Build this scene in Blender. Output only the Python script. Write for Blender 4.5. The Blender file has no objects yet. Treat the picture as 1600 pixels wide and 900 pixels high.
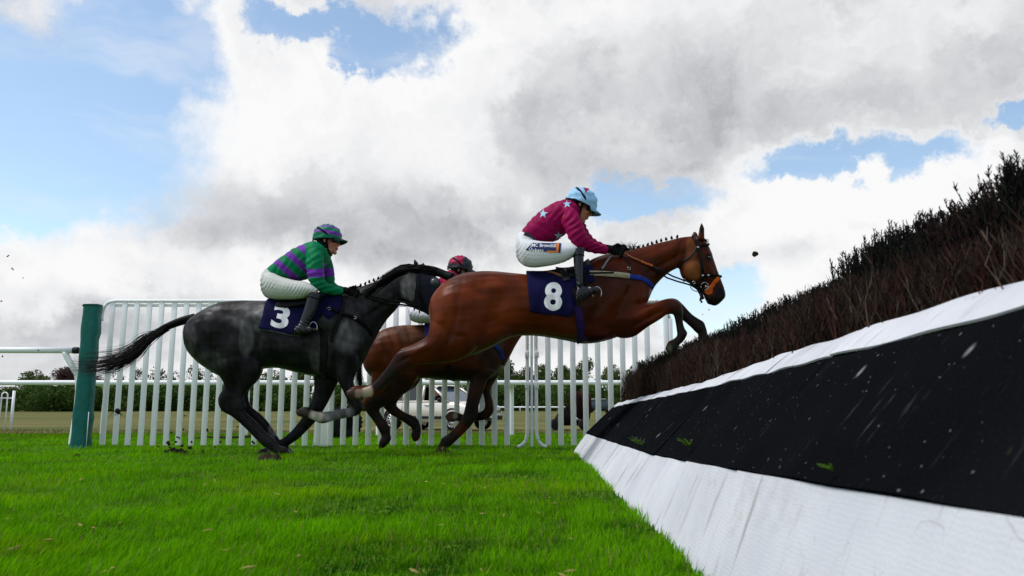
import bpy, bmesh, math, random
import numpy as np
from mathutils import Vector, Matrix
from mathutils.bvhtree import BVHTree
R = math.radians
random.seed(7)
rng = np.random.default_rng(7)
S = bpy.context.scene
COL = S.collection

# ------------------------------------------------------------------ camera
FPX = 1244.0
TH = math.atan(190 / FPX)
CT, ST = math.cos(TH), math.sin(TH)
CH = 0.44
cam = bpy.data.cameras.new('camera')
cam.sensor_width = 36.0
cam.lens = 36.0 * FPX / 1600
cam.clip_start = 0.05
cam.clip_end = 5000
cam.dof.use_dof = True
cam.dof.focus_distance = 7.3
cam.dof.aperture_fstop = 5.6
camo = bpy.data.objects.new('camera', cam)
COL.objects.link(camo)
camo.location = (0, 0, CH)
camo.rotation_euler = (math.pi / 2 + TH, 0, 0)
S.camera = camo

# ------------------------------------------------------------------ exposure
S.view_settings.view_transform = 'Standard'
S.view_settings.look = 'None'
S.view_settings.exposure = 1.0
S.view_settings.gamma = 1.0
S.render.engine = 'CYCLES'
S.cycles.max_bounces = 6
S.cycles.transparent_max_bounces = 8
S.cycles.sample_clamp_indirect = 4.0
S.cycles.use_denoising = True

# ------------------------------------------------------------------ sun
SUN_EL, SUN_AZ = 58.0, 264.0      # azimuth measured from +Y clockwise
sd = bpy.data.lights.new('sun', 'SUN')
sd.energy = 1.35
sd.angle = R(20)
sd.color = (1.0, 0.96, 0.9)
so = bpy.data.objects.new('sun', sd)
COL.objects.link(so)
sv = Vector((math.sin(R(SUN_AZ)) * math.cos(R(SUN_EL)), math.cos(R(SUN_AZ)) * math.cos(R(SUN_EL)), math.sin(R(SUN_EL))))
so.rotation_euler = sv.to_track_quat('Z', 'Y').to_euler()
so.location = (-20, -5, 40)

# ------------------------------------------------------------------ sky
def dirpx(px, py):
    cx, cy = (px - 800) / FPX, (450 - py) / FPX
    return Vector((cx, CT - cy * ST, ST + cy * CT)).normalized()

world = bpy.data.worlds.new('World')
S.world = world
world.use_nodes = True
wt = world.node_tree
wt.nodes.clear()
def wn(t, **k):
    n = wt.nodes.new(t)
    for a, b in k.items():
        setattr(n, a, b)
    return n
def wl(a, b):
    wt.links.new(a, b)
def wmath(op, a, b=None, c=None, clamp=False):
    n = wn('ShaderNodeMath', operation=op, use_clamp=clamp)
    for i, v in enumerate((a, b, c)):
        if v is None:
            continue
        if isinstance(v, (int, float)):
            n.inputs[i].default_value = v
        else:
            wl(v, n.inputs[i])
    return n.outputs[0]
def wvec(op, a, b):
    n = wn('ShaderNodeVectorMath', operation=op)
    for i, v in enumerate((a, b)):
        if v is None:
            continue
        if isinstance(v, (tuple, list, Vector)):
            n.inputs[i].default_value = tuple(v)
        elif isinstance(v, (int, float)):
            n.inputs['Scale'].default_value = v
        else:
            wl(v, n.inputs[i])
    return n.outputs['Value'] if op in ('LENGTH', 'DOT_PRODUCT') else n.outputs[0]
def wsmooth(v, lo, hi, a=0.0, b=1.0):
    n = wn('ShaderNodeMapRange', interpolation_type='SMOOTHSTEP')
    wl(v, n.inputs[0])
    for i, x in enumerate((lo, hi, a, b)):
        n.inputs[i + 1].default_value = x
    return n.outputs[0]
def wnoise(vec, scale, detail, rough=0.55):
    n = wn('ShaderNodeTexNoise')
    wl(vec, n.inputs['Vector'])
    n.inputs['Scale'].default_value = scale
    n.inputs['Detail'].default_value = detail
    n.inputs['Roughness'].default_value = rough
    return n
D0 = wn('ShaderNodeTexCoord').outputs['Generated']
nA = wnoise(D0, 6.0, 9, 0.64)
dA = wvec('SCALE', wvec('SUBTRACT', nA.outputs['Color'], (0.5, 0.5, 0.5)), 0.22)
nB = wnoise(D0, 34.0, 6, 0.66)
dB = wvec('SCALE', wvec('SUBTRACT', nB.outputs['Color'], (0.5, 0.5, 0.5)), 0.05)
DW = wvec('ADD', wvec('ADD', D0, dA), dB)          # billowy directions
nC = wnoise(D0, 4.0, 4, 0.5)
DS = wvec('ADD', D0, wvec('SCALE', wvec('SUBTRACT', nC.outputs['Color'], (0.5, 0.5, 0.5)), 0.16))
def blob(vec, px, py, rx, ry):
    c = dirpx(px, py)
    k = FPX / (1 + ((px - 800) / FPX) ** 2 * 0.5)
    sx, sz = k / rx, FPX / ry
    d = wvec('MULTIPLY', wvec('SUBTRACT', vec, c), (sx, (sx + sz) * .35, sz))
    return wmath('SUBTRACT', 1.0, wvec('LENGTH', d, None))
# blue openings between the clouds
HOLES = [(60, 190, 190, 150), (200, 90, 130, 100), (20, 290, 200, 60), (120, 260, 120, 60), (620, 60, 90, 60), (520, 25, 120, 35), (600, 95, 60, 30),
         (1300, 265, 120, 34), (1400, 262, 70, 38), (1010, 325, 100, 42), (960, 300, 50, 40), (1060, 470, 90, 60),
         (1575, 175, 60, 22)]
hole = None
for h in HOLES:
    b = blob(DW, *h)
    hole = b if hole is None else wmath('SMOOTH_MAX', hole, b, 0.12)
# sky outside the photograph: broken cloud from noise alone
front = wsmooth(wvec('DOT_PRODUCT', D0, (0, 1, 0)), 0.30, 0.55)
nOut = wnoise(D0, 2.4, 6, 0.55)
outh = wmath('MULTIPLY', wmath('SUBTRACT', 0.60, nOut.outputs['Fac']), 3.0)
mixh = wn('ShaderNodeMix', data_type='FLOAT')
wl(front, mixh.inputs[0]); wl(outh, mixh.inputs[2]); wl(hole, mixh.inputs[3])
holef = mixh.outputs[0]
cover = wsmooth(holef, -0.12, 0.42, 1.0, 0.05)
# thin veils inside the openings, stretched sideways
veilv = wvec('MULTIPLY', DS, (1.5, 1.5, 7.0))
veil = wsmooth(wnoise(veilv, 3.0, 6, 0.55).outputs['Fac'], 0.40, 0.85, 0.0, 0.50)
cover = wmath('MAXIMUM', cover, veil)
# light and dark of the cloud masses
LIGHTS = [(870, 215, 150, 36, .14), (1330, 60, 200, 46, .12), (1480, 260, 120, 40, .2), (640, 250, 120, 60, .1), (420, 230, 120, 60, .1), (330, 120, 210, 150, .26), (540, 150, 130, 110, .2), (250, 60, 130, 70, .16), (700, 130, 110, 110, .2), (820, 40, 240, 60, .16), (1200, 330, 150, 110, .42),
          (1420, 340, 170, 90, .30), (90, 370, 150, 70, .28), (1250, 470, 170, 60, .26), (1000, 20, 260, 60, .10), (500, 450, 230, 70, .22), (250, 420, 180, 50, .16),
          (800, 440, 200, 60, .20), (740, 250, 90, 60, .2), (60, 455, 130, 40, .2), (850, 360, 120, 60, .12), (1000, 600, 300, 60, .25), (450, 560, 300, 40, .15)]
DARKS = [(1010, 120, 170, 46, .08), (1010, 285, 170, 46, .12), (1420, 130, 120, 40, .06), (420, 325, 330, 60, .12), (640, 350, 260, 66, .14), (740, 392, 260, 34, .15), (950, 180, 230, 100, .09), (1120, 215, 240, 90, .11), (860, 270, 180, 60, .09), (1330, 120, 330, 110, .03),
         (1240, 395, 120, 30, .22), (130, 520, 200, 28, .22), (160, 410, 120, 36, .14), (330, 540, 200, 26, .14), (1480, 190, 150, 60, .04),
         (560, 500, 250, 26, .10), (970, 560, 130, 26, .16), (300, 370, 160, 40, .10), (60, 500, 140, 20, .12)]
bri = None
for lst, sg, src in ((LIGHTS, 1, DW), (DARKS, -1, DS)):
    for (px, py, rx, ry, a) in lst:
        v = wsmooth(blob(src, px, py, rx * 1.25, ry * 1.25), 0.0, 0.9, 0.0, sg * a)
        bri = v if bri is None else wmath('ADD', bri, v)
puff = wnoise(DW, 13.0, 5, 0.6)
bri = wmath('ADD', bri, wmath('MULTIPLY', wmath('SUBTRACT', puff.outputs['Fac'], 0.5), 0.18))
pe1 = wnoise(DW, 7.0, 4, 0.52); pe2 = wnoise(wvec('ADD', DW, (-0.012, 0.0, 0.038)), 7.0, 4, 0.52)
bri = wmath('ADD', bri, wmath('MULTIPLY', wmath('SUBTRACT', pe1.outputs['Fac'], pe2.outputs['Fac']), 0.62))
bri = wmath('ADD', bri, 0.70)
strk = wnoise(wvec('MULTIPLY', DS, (1.2, 1.2, 9.0)), 3.2, 5, 0.55)
low = wsmooth(wn('ShaderNodeSeparateXYZ').outputs[2], 0.30, 0.0, 0.0, 0.55)
wl(D0, [n for n in wt.nodes if n.bl_idname == 'ShaderNodeSeparateXYZ'][-1].inputs[0])
bri = wmath('ADD', bri, wmath('MULTIPLY', wmath('SUBTRACT', strk.outputs['Fac'], 0.5), low))
# bright rims next to the openings
rim = wsmooth(holef, -0.6, 0.05, 0.0, 0.06)
bri = wmath('ADD', bri, rim)
ramp = wn('ShaderNodeValToRGB')
cr = ramp.color_ramp
cr.elements[0].position = 0.20; cr.elements[0].color = (0.36, 0.37, 0.395, 1)
cr.elements[1].position = 1.0; cr.elements[1].color = (0.98, 0.98, 0.985, 1)
e = cr.elements.new(0.45); e.color = (0.47, 0.48, 0.505, 1)
e = cr.elements.new(0.62); e.color = (0.66, 0.668, 0.69, 1)
e = cr.elements.new(0.80); e.color = (0.86, 0.865, 0.88, 1)
wl(bri, ramp.inputs[0])
sky = wn('ShaderNodeTexSky', sky_type='NISHITA')
sky.sun_disc = False
sky.sun_elevation = R(SUN_EL)
sky.sun_rotation = R(SUN_AZ)
sky.altitude = 50
sky.air_density = 1.0
sky.dust_density = 0.6
bg1 = wn('ShaderNodeBackground'); wl(wvec('MULTIPLY', sky.outputs[0], (0.90, 0.90, 0.84)), bg1.inputs[0]); bg1.inputs[1].default_value = 0.112
bg2 = wn('ShaderNodeBackground'); wl(ramp.outputs[0], bg2.inputs[0]); bg2.inputs[1].default_value = 0.49
mx = wn('ShaderNodeMixShader'); wl(cover, mx.inputs[0]); wl(bg1.outputs[0], mx.inputs[1]); wl(bg2.outputs[0], mx.inputs[2])
wo = wn('ShaderNodeOutputWorld'); wl(mx.outputs[0], wo.inputs[0])

# ================================================================== helpers
def W(px, py, d):
    """photograph pixel + distance along +Y -> place in the scene"""
    cx, cy = (px - 800) / FPX, (450 - py) / FPX
    t = d / (CT - cy * ST)
    return Vector((cx * t, d, CH + (ST + cy * CT) * t))
def ray(px, py):
    return dirpx(px, py)

def lin(c):
    return tuple((x / 12.92 if x <= .04045 else ((x + .055) / 1.055) ** 2.4) for x in c)

MATS = {}
def mat(name, base, rough=0.6, spec=0.4, metal=0.0, attr=False, vary=0.0, vscale=8.0, bump=0.0, bscale=60.0, sheen=0.0, coat=0.0, trans=0.0, stretch=None, dirt=None):
    if name in MATS:
        return MATS[name]
    m = bpy.data.materials.new(name)
    m.use_nodes = True
    nt = m.node_tree
    b = nt.nodes['Principled BSDF']
    b.inputs['Roughness'].default_value = rough
    b.inputs['Specular IOR Level'].default_value = spec * (1.0 if (rough < .31 or metal or coat) else .4)
    b.inputs['Metallic'].default_value = metal
    b.inputs['Sheen Weight'].default_value = sheen
    b.inputs['Coat Weight'].default_value = coat
    b.inputs['Base Color'].default_value = (*base, 1)
    tc = nt.nodes.new('ShaderNodeTexCoord')
    vec = tc.outputs['Object']
    if stretch:
        mp = nt.nodes.new('ShaderNodeMapping'); mp.inputs['Scale'].default_value = stretch
        nt.links.new(vec, mp.inputs[0]); vec = mp.outputs[0]
    src = None
    if attr:
        a = nt.nodes.new('ShaderNodeVertexColor'); a.layer_name = 'Col'
        src = a.outputs['Color']
    if vary:
        n = nt.nodes.new('ShaderNodeTexNoise'); n.inputs['Scale'].default_value = vscale; n.inputs['Detail'].default_value = 6
        nt.links.new(vec, n.inputs['Vector'])
        mr = nt.nodes.new('ShaderNodeMapRange'); mr.inputs[1].default_value = .3; mr.inputs[2].default_value = .7
        mr.inputs[3].default_value = 1 - vary; mr.inputs[4].default_value = 1 + vary
        nt.links.new(n.outputs['Fac'], mr.inputs[0])
        mul = nt.nodes.new('ShaderNodeMix'); mul.data_type = 'RGBA'; mul.blend_type = 'MULTIPLY'; mul.inputs[0].default_value = 1
        if src is None:
            mul.inputs[6].default_value = (*base, 1)
        else:
            nt.links.new(src, mul.inputs[6])
        nt.links.new(mr.outputs[0], mul.inputs[7])
        src = mul.outputs[2]
    if dirt:
        col, sc, lo, hi, st = dirt
        mp = nt.nodes.new('ShaderNodeMapping'); mp.inputs['Scale'].default_value = st
        nt.links.new(tc.outputs['Object'], mp.inputs[0])
        n = nt.nodes.new('ShaderNodeTexNoise'); n.inputs['Scale'].default_value = sc; n.inputs['Detail'].default_value = 8; n.inputs['Roughness'].default_value = .65
        nt.links.new(mp.outputs[0], n.inputs['Vector'])
        mr = nt.nodes.new('ShaderNodeMapRange'); mr.inputs[1].default_value = lo; mr.inputs[2].default_value = hi
        nt.links.new(n.outputs['Fac'], mr.inputs[0])
        mm = nt.nodes.new('ShaderNodeMix'); mm.data_type = 'RGBA'
        nt.links.new(mr.outputs[0], mm.inputs[0])
        if src is None:
            mm.inputs[6].default_value = (*base, 1)
        else:
            nt.links.new(src, mm.inputs[6])
        mm.inputs[7].default_value = (*col, 1)
        src = mm.outputs[2]
    if src is not None:
        nt.links.new(src, b.inputs['Base Color'])
    if bump:
        n = nt.nodes.new('ShaderNodeTexNoise'); n.inputs['Scale'].default_value = bscale; n.inputs['Detail'].default_value = 5
        nt.links.new(vec, n.inputs['Vector'])
        bp = nt.nodes.new('ShaderNodeBump'); bp.inputs['Strength'].default_value = bump; bp.inputs['Distance'].default_value = 0.01
        nt.links.new(n.outputs['Fac'], bp.inputs['Height'])
        nt.links.new(bp.outputs[0], b.inputs['Normal'])
    if trans:
        t = nt.nodes.new('ShaderNodeBsdfTranslucent')
        if src is not None:
            nt.links.new(src, t.inputs[0])
        else:
            t.inputs[0].default_value = (*base, 1)
        ms = nt.nodes.new('ShaderNodeMixShader'); ms.inputs[0].default_value = trans
        nt.links.new(b.outputs[0], ms.inputs[1]); nt.links.new(t.outputs[0], ms.inputs[2])
        nt.links.new(ms.outputs[0], nt.nodes['Material Output'].inputs[0])
    MATS[name] = m
    return m

ORG = {}
def thing(name, loc, label, cat, group=None):
    o = bpy.data.objects.new(name, None)
    COL.objects.link(o)
    o.location = loc
    o.empty_display_size = 0.2
    o['label'] = label; o['category'] = cat
    if group:
        o['group'] = group
    ORG[o.name] = Vector(loc)
    return o
def tag(o, label, cat, group=None, kind=None):
    o['label'] = label; o['category'] = cat
    if group:
        o['group'] = group
    if kind:
        o['kind'] = kind
    return o
def mesh_data(name, V, F, m=None, cols=None, smooth=True, quads=True):
    me = bpy.data.meshes.new(name)
    V = np.asarray(V, dtype=np.float32).reshape(-1, 3)
    if isinstance(F, np.ndarray):
        k = F.shape[1]
        me.vertices.add(len(V)); me.vertices.foreach_set('co', V.ravel())
        me.loops.add(F.size); me.loops.foreach_set('vertex_index', F.ravel().astype(np.int32))
        me.polygons.add(len(F))
        me.polygons.foreach_set('loop_start', np.arange(0, F.size, k, dtype=np.int32))
        me.polygons.foreach_set('loop_total', np.full(len(F), k, dtype=np.int32))
        me.update(calc_edges=True)
        me.validate()
    else:
        me.from_pydata([tuple(map(float, v)) for v in V], [], [tuple(map(int, f)) for f in F])
        me.update()
    if cols is not None:
        at = me.color_attributes.new('Col', 'FLOAT_COLOR', 'POINT')
        c = np.ones((len(V), 4), dtype=np.float32); c[:, :3] = cols
        at.data.foreach_set('color', c.ravel())
    if smooth:
        me.polygons.foreach_set('use_smooth', np.ones(len(me.polygons), dtype=bool))
    if m:
        me.materials.append(m)
    return me
def obj(name, V, F, m, parent=None, cols=None, smooth=True, label=None, org=None):
    """one mesh from world-space vertices; its origin is its thing's origin"""
    V = np.asarray(V, dtype=np.float64).reshape(-1, 3)
    if parent is not None:
        o0 = ORG[parent.name]
    else:
        o0 = Vector(org) if org is not None else Vector((V[:, 0].mean(), V[:, 1].mean(), V[:, 2].min()))
    me = mesh_data(name, V - np.array(o0), F, m, cols, smooth)
    o = bpy.data.objects.new(name, me)
    COL.objects.link(o)
    if parent is not None:
        o.parent = parent
    else:
        o.location = o0
    ORG[o.name] = o0
    if label:
        o['label'] = label
    return o

class MB:
    """collects shapes into one mesh"""
    def __init__(s):
        s.V = []; s.F = []
    def add(s, V, F):
        n = len(s.V)
        s.V += [tuple(v) for v in V]
        s.F += [tuple(i + n for i in f) for f in F]
        return s
    def box(s, c, size, rot=None, bev=0.0):
        hx, hy, hz = (x / 2 for x in size)
        if bev:
            bm = bmesh.new(); bmesh.ops.create_cube(bm, size=1)
            for v in bm.verts:
                v.co = Vector((v.co.x * size[0], v.co.y * size[1], v.co.z * size[2]))
            bmesh.ops.bevel(bm, geom=list(bm.edges), offset=bev, segments=2, affect='EDGES', profile=.5)
            bm.verts.index_update()
            V = [v.co.copy() for v in bm.verts]; F = [[v.index for v in f.verts] for f in bm.faces]; bm.free()
        else:
            V = [Vector((x * hx, y * hy, z * hz)) for x in (-1, 1) for y in (-1, 1) for z in (-1, 1)]
            F = [(0, 1, 3, 2), (4, 6, 7, 5), (0, 4, 5, 1), (2, 3, 7, 6), (0, 2, 6, 4), (1, 5, 7, 3)]
        if rot is not None:
            V = [rot @ v for v in V]
        c = Vector(c)
        return s.add([v + c for v in V], F)
    def tube(s, pts, r, n=8, flat=1.0, up=None):
        pts = [Vector(p) for p in pts]
        if len(pts) < 2:
            return s
        rr = r if isinstance(r, (list, tuple, np.ndarray)) else [r] * len(pts)
        base = len(s.V)
        for i, p in enumerate(pts):
            t = (pts[min(i + 1, len(pts) - 1)] - pts[max(i - 1, 0)])
            t = t.normalized() if t.length > 1e-9 else Vector((0, 0, 1))
            u = Vector(up) if up is not None else (Vector((0, 0, 1)) if abs(t.z) < .9 else Vector((0, 1, 0)))
            a = t.cross(u)
            a = a.normalized() if a.length > 1e-6 else Vector((1, 0, 0))
            b = a.cross(t).normalized()
            for k in range(n):
                w = 2 * math.pi * k / n
                s.V.append(tuple(p + (a * math.cos(w) * rr[i] * flat + b * math.sin(w) * rr[i])))
        for i in range(len(pts) - 1):
            for k in range(n):
                k2 = (k + 1) % n
                s.F.append((base + i * n + k, base + i * n + k2, base + (i + 1) * n + k2, base + (i + 1) * n + k))
        s.F.append(tuple(base + k for k in range(n))[::-1])
        s.F.append(tuple(base + (len(pts) - 1) * n + k for k in range(n)))
        return s
    def ell(s, c, r, n=14, m=9, rot=None):
        V = []; F = []
        for i in range(m + 1):
            a = math.pi * i / m
            for k in range(n):
                b = 2 * math.pi * k / n
                v = Vector((r[0] * math.sin(a) * math.cos(b), r[1] * math.sin(a) * math.sin(b), r[2] * math.cos(a)))
                if rot is not None:
                    v = rot @ v
                V.append(v + Vector(c))
        for i in range(m):
            for k in range(n):
                k2 = (k + 1) % n
                F.append((i * n + k, (i + 1) * n + k, (i + 1) * n + k2, i * n + k2))
        return s.add(V, F)
    def grid(s, P):
        """P[i][j] points"""
        n, m = len(P), len(P[0])
        V = [p for row in P for p in row]
        F = [(i * m + j, i * m + j + 1, (i + 1) * m + j + 1, (i + 1) * m + j) for i in range(n - 1) for j in range(m - 1)]
        return s.add(V, F)
    def build(s, name, m, parent=None, **k):
        return obj(name, s.V, s.F, m, parent, **k)

def catmull(P, k=4):
    P = np.asarray(P, float)
    if len(P) < 3:
        t = np.linspace(0, 1, k * (len(P) - 1) + 1)
        return P[0] + (P[-1] - P[0]) * t[:, None]
    Q = np.vstack([2 * P[0] - P[1], P, 2 * P[-1] - P[-2]])
    out = []
    for i in range(1, len(Q) - 2):
        p0, p1, p2, p3 = Q[i - 1:i + 3]
        for j in range(k):
            t = j / k
            out.append(.5 * ((2 * p1) + (-p0 + p2) * t + (2 * p0 - 5 * p1 + 4 * p2 - p3) * t * t + (-p0 + 3 * p1 - 3 * p2 + p3) * t ** 3))
    out.append(P[-1])
    return np.array(out)

def chain(pairs, d, off=0.0, n=22, k=3, pw=2.2, offs=None):
    """closed limb / trunk: pairs (x1,y1,x2,y2,halfwidth) of outline points in the photograph, at distance d+off"""
    A = catmull([p[:5] for p in pairs], k)
    V = []
    for i, (x1, y1, x2, y2, hw) in enumerate(A):
        a, b = W(x1, y1, d + off), W(x2, y2, d + off)
        c, ax = (a + b) / 2, (a - b) / 2
        for q in range(n):
            t = 2 * math.pi * q / n
            ct, st = math.cos(t), math.sin(t)
            e = 2 / pw
            V.append(c + ax * (math.copysign(abs(ct) ** e, ct)) + Vector((0, 1, 0)) * hw * math.copysign(abs(st) ** e, st))
    m = len(A)
    F = []
    for i in range(m - 1):
        for q in range(n):
            q2 = (q + 1) % n
            F.append((i * n + q, i * n + q2, (i + 1) * n + q2, (i + 1) * n + q))
    c0, c1 = len(V), len(V) + 1
    V.append(sum(V[:n], Vector()) / n); V.append(sum(V[(m - 1) * n:m * n], Vector()) / n)
    for q in range(n):
        q2 = (q + 1) % n
        F.append((c0, q2, q)); F.append((c1, (m - 1) * n + q, (m - 1) * n + q2))
    return V, F

def fuse(mb, voxel=0.009, its=6):
    """union of overlapping closed shapes -> one continuous smooth skin (arrays)"""
    me = bpy.data.meshes.new('tmp')
    me.from_pydata([tuple(v) for v in mb.V], [], mb.F)
    bm = bmesh.new(); bm.from_mesh(me)
    bmesh.ops.recalc_face_normals(bm, faces=bm.faces)
    bm.to_mesh(me); bm.free()
    o = bpy.data.objects.new('tmp', me)
    COL.objects.link(o)
    md = o.modifiers.new('r', 'REMESH'); md.mode = 'VOXEL'; md.voxel_size = voxel; md.adaptivity = 0
    dg = bpy.context.evaluated_depsgraph_get()
    ev = o.evaluated_get(dg)
    m2 = bpy.data.meshes.new_from_object(ev)
    nv = len(m2.vertices)
    V = np.zeros(nv * 3, dtype=np.float32); m2.vertices.foreach_get('co', V); V = V.reshape(-1, 3).astype(float)
    E = np.zeros(len(m2.edges) * 2, dtype=np.int32); m2.edges.foreach_get('vertices', E); E = E.reshape(-1, 2)
    nl = len(m2.loops)
    L = np.zeros(nl, dtype=np.int32); m2.loops.foreach_get('vertex_index', L)
    F = L.reshape(-1, 4) if nl == 4 * len(m2.polygons) else None
    if F is None:
        F = [tuple(p.vertices) for p in m2.polygons]
    deg = np.bincount(E.ravel(), minlength=nv).astype(float); deg[deg == 0] = 1
    def lap(V):
        out = np.zeros_like(V)
        for a in range(3):
            out[:, a] = np.bincount(E[:, 0], weights=V[E[:, 1], a], minlength=nv) + np.bincount(E[:, 1], weights=V[E[:, 0], a], minlength=nv)
        return out / deg[:, None] - V
    for _ in range(its):
        V = V + .6 * lap(V)
        V = V - .60 * .96 * lap(V) if _ % 2 else V - .5 * lap(V)
    V = V + .5 * lap(V)
    bpy.data.objects.remove(o); bpy.data.meshes.remove(me); bpy.data.meshes.remove(m2)
    return V, F
def normals(V, F):
    F = np.asarray(F)
    a, b, c, dd = V[F[:, 0]], V[F[:, 1]], V[F[:, 2]], V[F[:, 3]]
    fn = np.cross(c - a, dd - b)
    N = np.zeros_like(V)
    for i in range(4):
        for k in range(3):
            N[:, k] += np.bincount(F[:, i], weights=fn[:, k], minlength=len(V))
    return N / (np.linalg.norm(N, axis=1, keepdims=True) + 1e-12)
def topx(V):
    """scene points -> photograph pixels"""
    x, y, z = V[:, 0], V[:, 1], V[:, 2] - CH
    f = y * CT + z * ST
    u = -y * ST + z * CT
    return np.stack([800 + FPX * x / f, 450 - FPX * u / f], 1)
def vnoise(P, s, seed=0):
    """cheap smooth value noise from summed sines"""
    r = np.random.default_rng(seed)
    out = np.zeros(len(P))
    for k in range(7):
        w = r.normal(size=3); w /= np.linalg.norm(w)
        out += np.sin(P @ w * s * (0.7 + .25 * k) * 2 * math.pi + r.uniform(0, 6.28)) / 7
    return out
def sstep(x, a, b):
    t = np.clip((x - a) / (b - a), 0, 1)
    return t * t * (3 - 2 * t)

class Skin:
    """ray target for things worn on a body"""
    def __init__(s, V, F):
        s.b = BVHTree.FromPolygons([Vector(v) for v in V], [tuple(int(i) for i in f) for f in F])
    def hit(s, px, py, off=0.006):
        d = ray(px, py)
        h, n, i, dist = s.b.ray_cast(Vector((0, 0, CH)), d)
        if h is None:
            return None
        if n.dot(d) > 0:
            n = -n
        return h + n * off
def lay(skin, pts, off=0.006, k=6, dflt=None):
    """a line along the surface through photograph points"""
    P = catmull(np.array(pts, float), k)
    out = []
    for x, y in P:
        h = skin.hit(x, y, off)
        if h is None:
            h = W(x, y, (out[-1].y if out else (dflt or 7.0)))
        out.append(h)
    return out
def strap(mb, skin, pts, w, off=0.006, th=0.25, dflt=None):
    P = lay(skin, pts, off, dflt=dflt)
    # ribbon: width across the line within the picture plane, thin along Y
    n = len(P); B = []
    for i, p in enumerate(P):
        t = (P[min(i + 1, n - 1)] - P[max(i - 1, 0)]); t.y = 0
        t = t.normalized() if t.length > 1e-9 else Vector((1, 0, 0))
        a = Vector((-t.z, 0, t.x)) * w
        q = Vector((0, w * th + .002, 0))
        B.append([p + a - q, p + a + q, p - a + q, p - a - q, p + a - q])
    mb.grid(B)
    mb.F.append(tuple(range(len(mb.V) - 5 * n, len(mb.V) - 5 * n + 4)))
    mb.F.append(tuple(range(len(mb.V) - 5, len(mb.V) - 1))[::-1])
    return P

# ================================================================== materials
M_white = mat('white_paint', (.90, .90, .92), .42, .4, vary=.05, vscale=3, dirt=((.42, .40, .36), 3.0, .60, .90, (3, 3, 1)))
M_pvc = mat('white_plastic_rail', (.84, .85, .86), .35, .45, vary=.05, vscale=2, dirt=((.40, .38, .33), 2.0, .62, .9, (1, 1, 3)))
M_green = mat('green_vinyl_pad', (.005, .115, .098), .38, .5, vary=.15, vscale=5, bump=.5, bscale=14, stretch=(3, 3, 9))
M_blackrub = mat('black_rubber', (.012, .012, .013), .6, .4, bump=.3, bscale=80)
M_leather = mat('black_leather', (.005, .005, .006), .42, .25, bump=.2, bscale=60)
M_boot = mat('black_boot_leather', (.006, .007, .010), .30, .35, bump=.35, bscale=26)
M_brownlea = mat('tan_leather', (.22, .075, .03), .45, .4, bump=.2, bscale=90)
M_grip = mat('orange_rubber_grip', (.36, .085, .02), .6, .3, bump=.4, bscale=120)
M_orange = mat('orange_sheepskin', (.62, .10, .015), .8, .2, vary=.2, vscale=40)
M_blue = mat('blue_web', (.02, .045, .34), .7, .3, vary=.15, vscale=30)
M_cream = mat('cream_fleece', (.42, .36, .26), .9, .1, vary=.25, vscale=60, bump=.6, bscale=90)
M_purple = mat('purple_girth', (.018, .007, .055), .6, .3, vary=.25, vscale=30)
M_steel = mat('steel', (.38, .39, .41), .3, .5, metal=1.0)
M_navy = mat('navy_cloth', (.008, .0075, .040), .8, .08, vary=.18, vscale=9, bump=.6, bscale=12)
M_navy2 = mat('royal_blue_cloth', (.022, .04, .22), .75, .2, vary=.18, vscale=9)
M_num = mat('white_number_cloth', (.72, .72, .74), .7, .2, vary=.05, vscale=12)
M_horse = mat('horse_coat', (.1, .05, .03), .34, .22, attr=True, vary=.30, vscale=5, bump=.22, bscale=16)
M_hair = mat('black_horse_hair', (.004, .0035, .0035), .5, .15, vary=.3, vscale=30)
M_eye = mat('dark_eye', (.004, .003, .003), .06, .6)
M_skin = mat('skin', (.42, .20, .14), .5, .4, attr=True, vary=.08, vscale=20)
M_silk = mat('racing_silk', (.3, .02, .1), .55, .12, attr=True, vary=.07, vscale=7, bump=.35, bscale=16)
M_breech = mat('white_breeches', (.74, .74, .72), .65, .25, attr=True, vary=.05, vscale=8, bump=.25, bscale=18)
M_glass = mat('goggle_lens', (.02, .02, .022), .05, .6)
M_glove = mat('black_glove', (.005, .005, .006), .75, .15, bump=.3, bscale=90)
M_helmet = mat('cap_silk', (.3, .5, .7), .48, .35, attr=True, bump=.4, bscale=28, vary=.06, vscale=10)
M_dark = mat('matt_black', (.004, .004, .005), .65, .2)

# ================================================================== ground
FD = np.array([.2, .95, 1.35, 1.8, 2.22, 2.7, 3.3, 3.95, 4.75, 5.55, 6.35, 7.1, 7.85, 8.6])
def fi(d, v):
    return np.interp(d, FD, v)
P0X = np.interp(FD, [.2, 1.0, 2.2, 3.95, 8.6], [.47, .475, .495, .535, .635])
def edge(xs_, line):
    """heights of a board edge: its plan position against the slope of that edge"""
    X = np.interp(FD, [a for a, b in xs_], [b for a, b in xs_]); Z = np.zeros(len(FD))
    lx_ = [a for a, b in line]; ly_ = [b for a, b in line]
    for k, d in enumerate(FD):
        dd = max(d, .95); z = .4
        for _ in range(40):
            fw = dd * CT + (z - CH) * ST
            px = 800 + FPX * X[k] / fw
            if px > lx_[-1]:
                py = ly_[-1] + (px - lx_[-1]) * (ly_[-1] - ly_[-2]) / (lx_[-1] - lx_[-2])
            elif px < lx_[0]:
                py = ly_[0] + (px - lx_[0]) * (ly_[1] - ly_[0]) / (lx_[1] - lx_[0])
            else:
                py = np.interp(px, lx_, ly_)
            cy = (450 - py) / FPX
            zn_ = CH + (ST + cy * CT) * dd / (CT - cy * ST)
            z += .5 * (zn_ - z)
        Z[k] = z
    return X, Z
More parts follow.
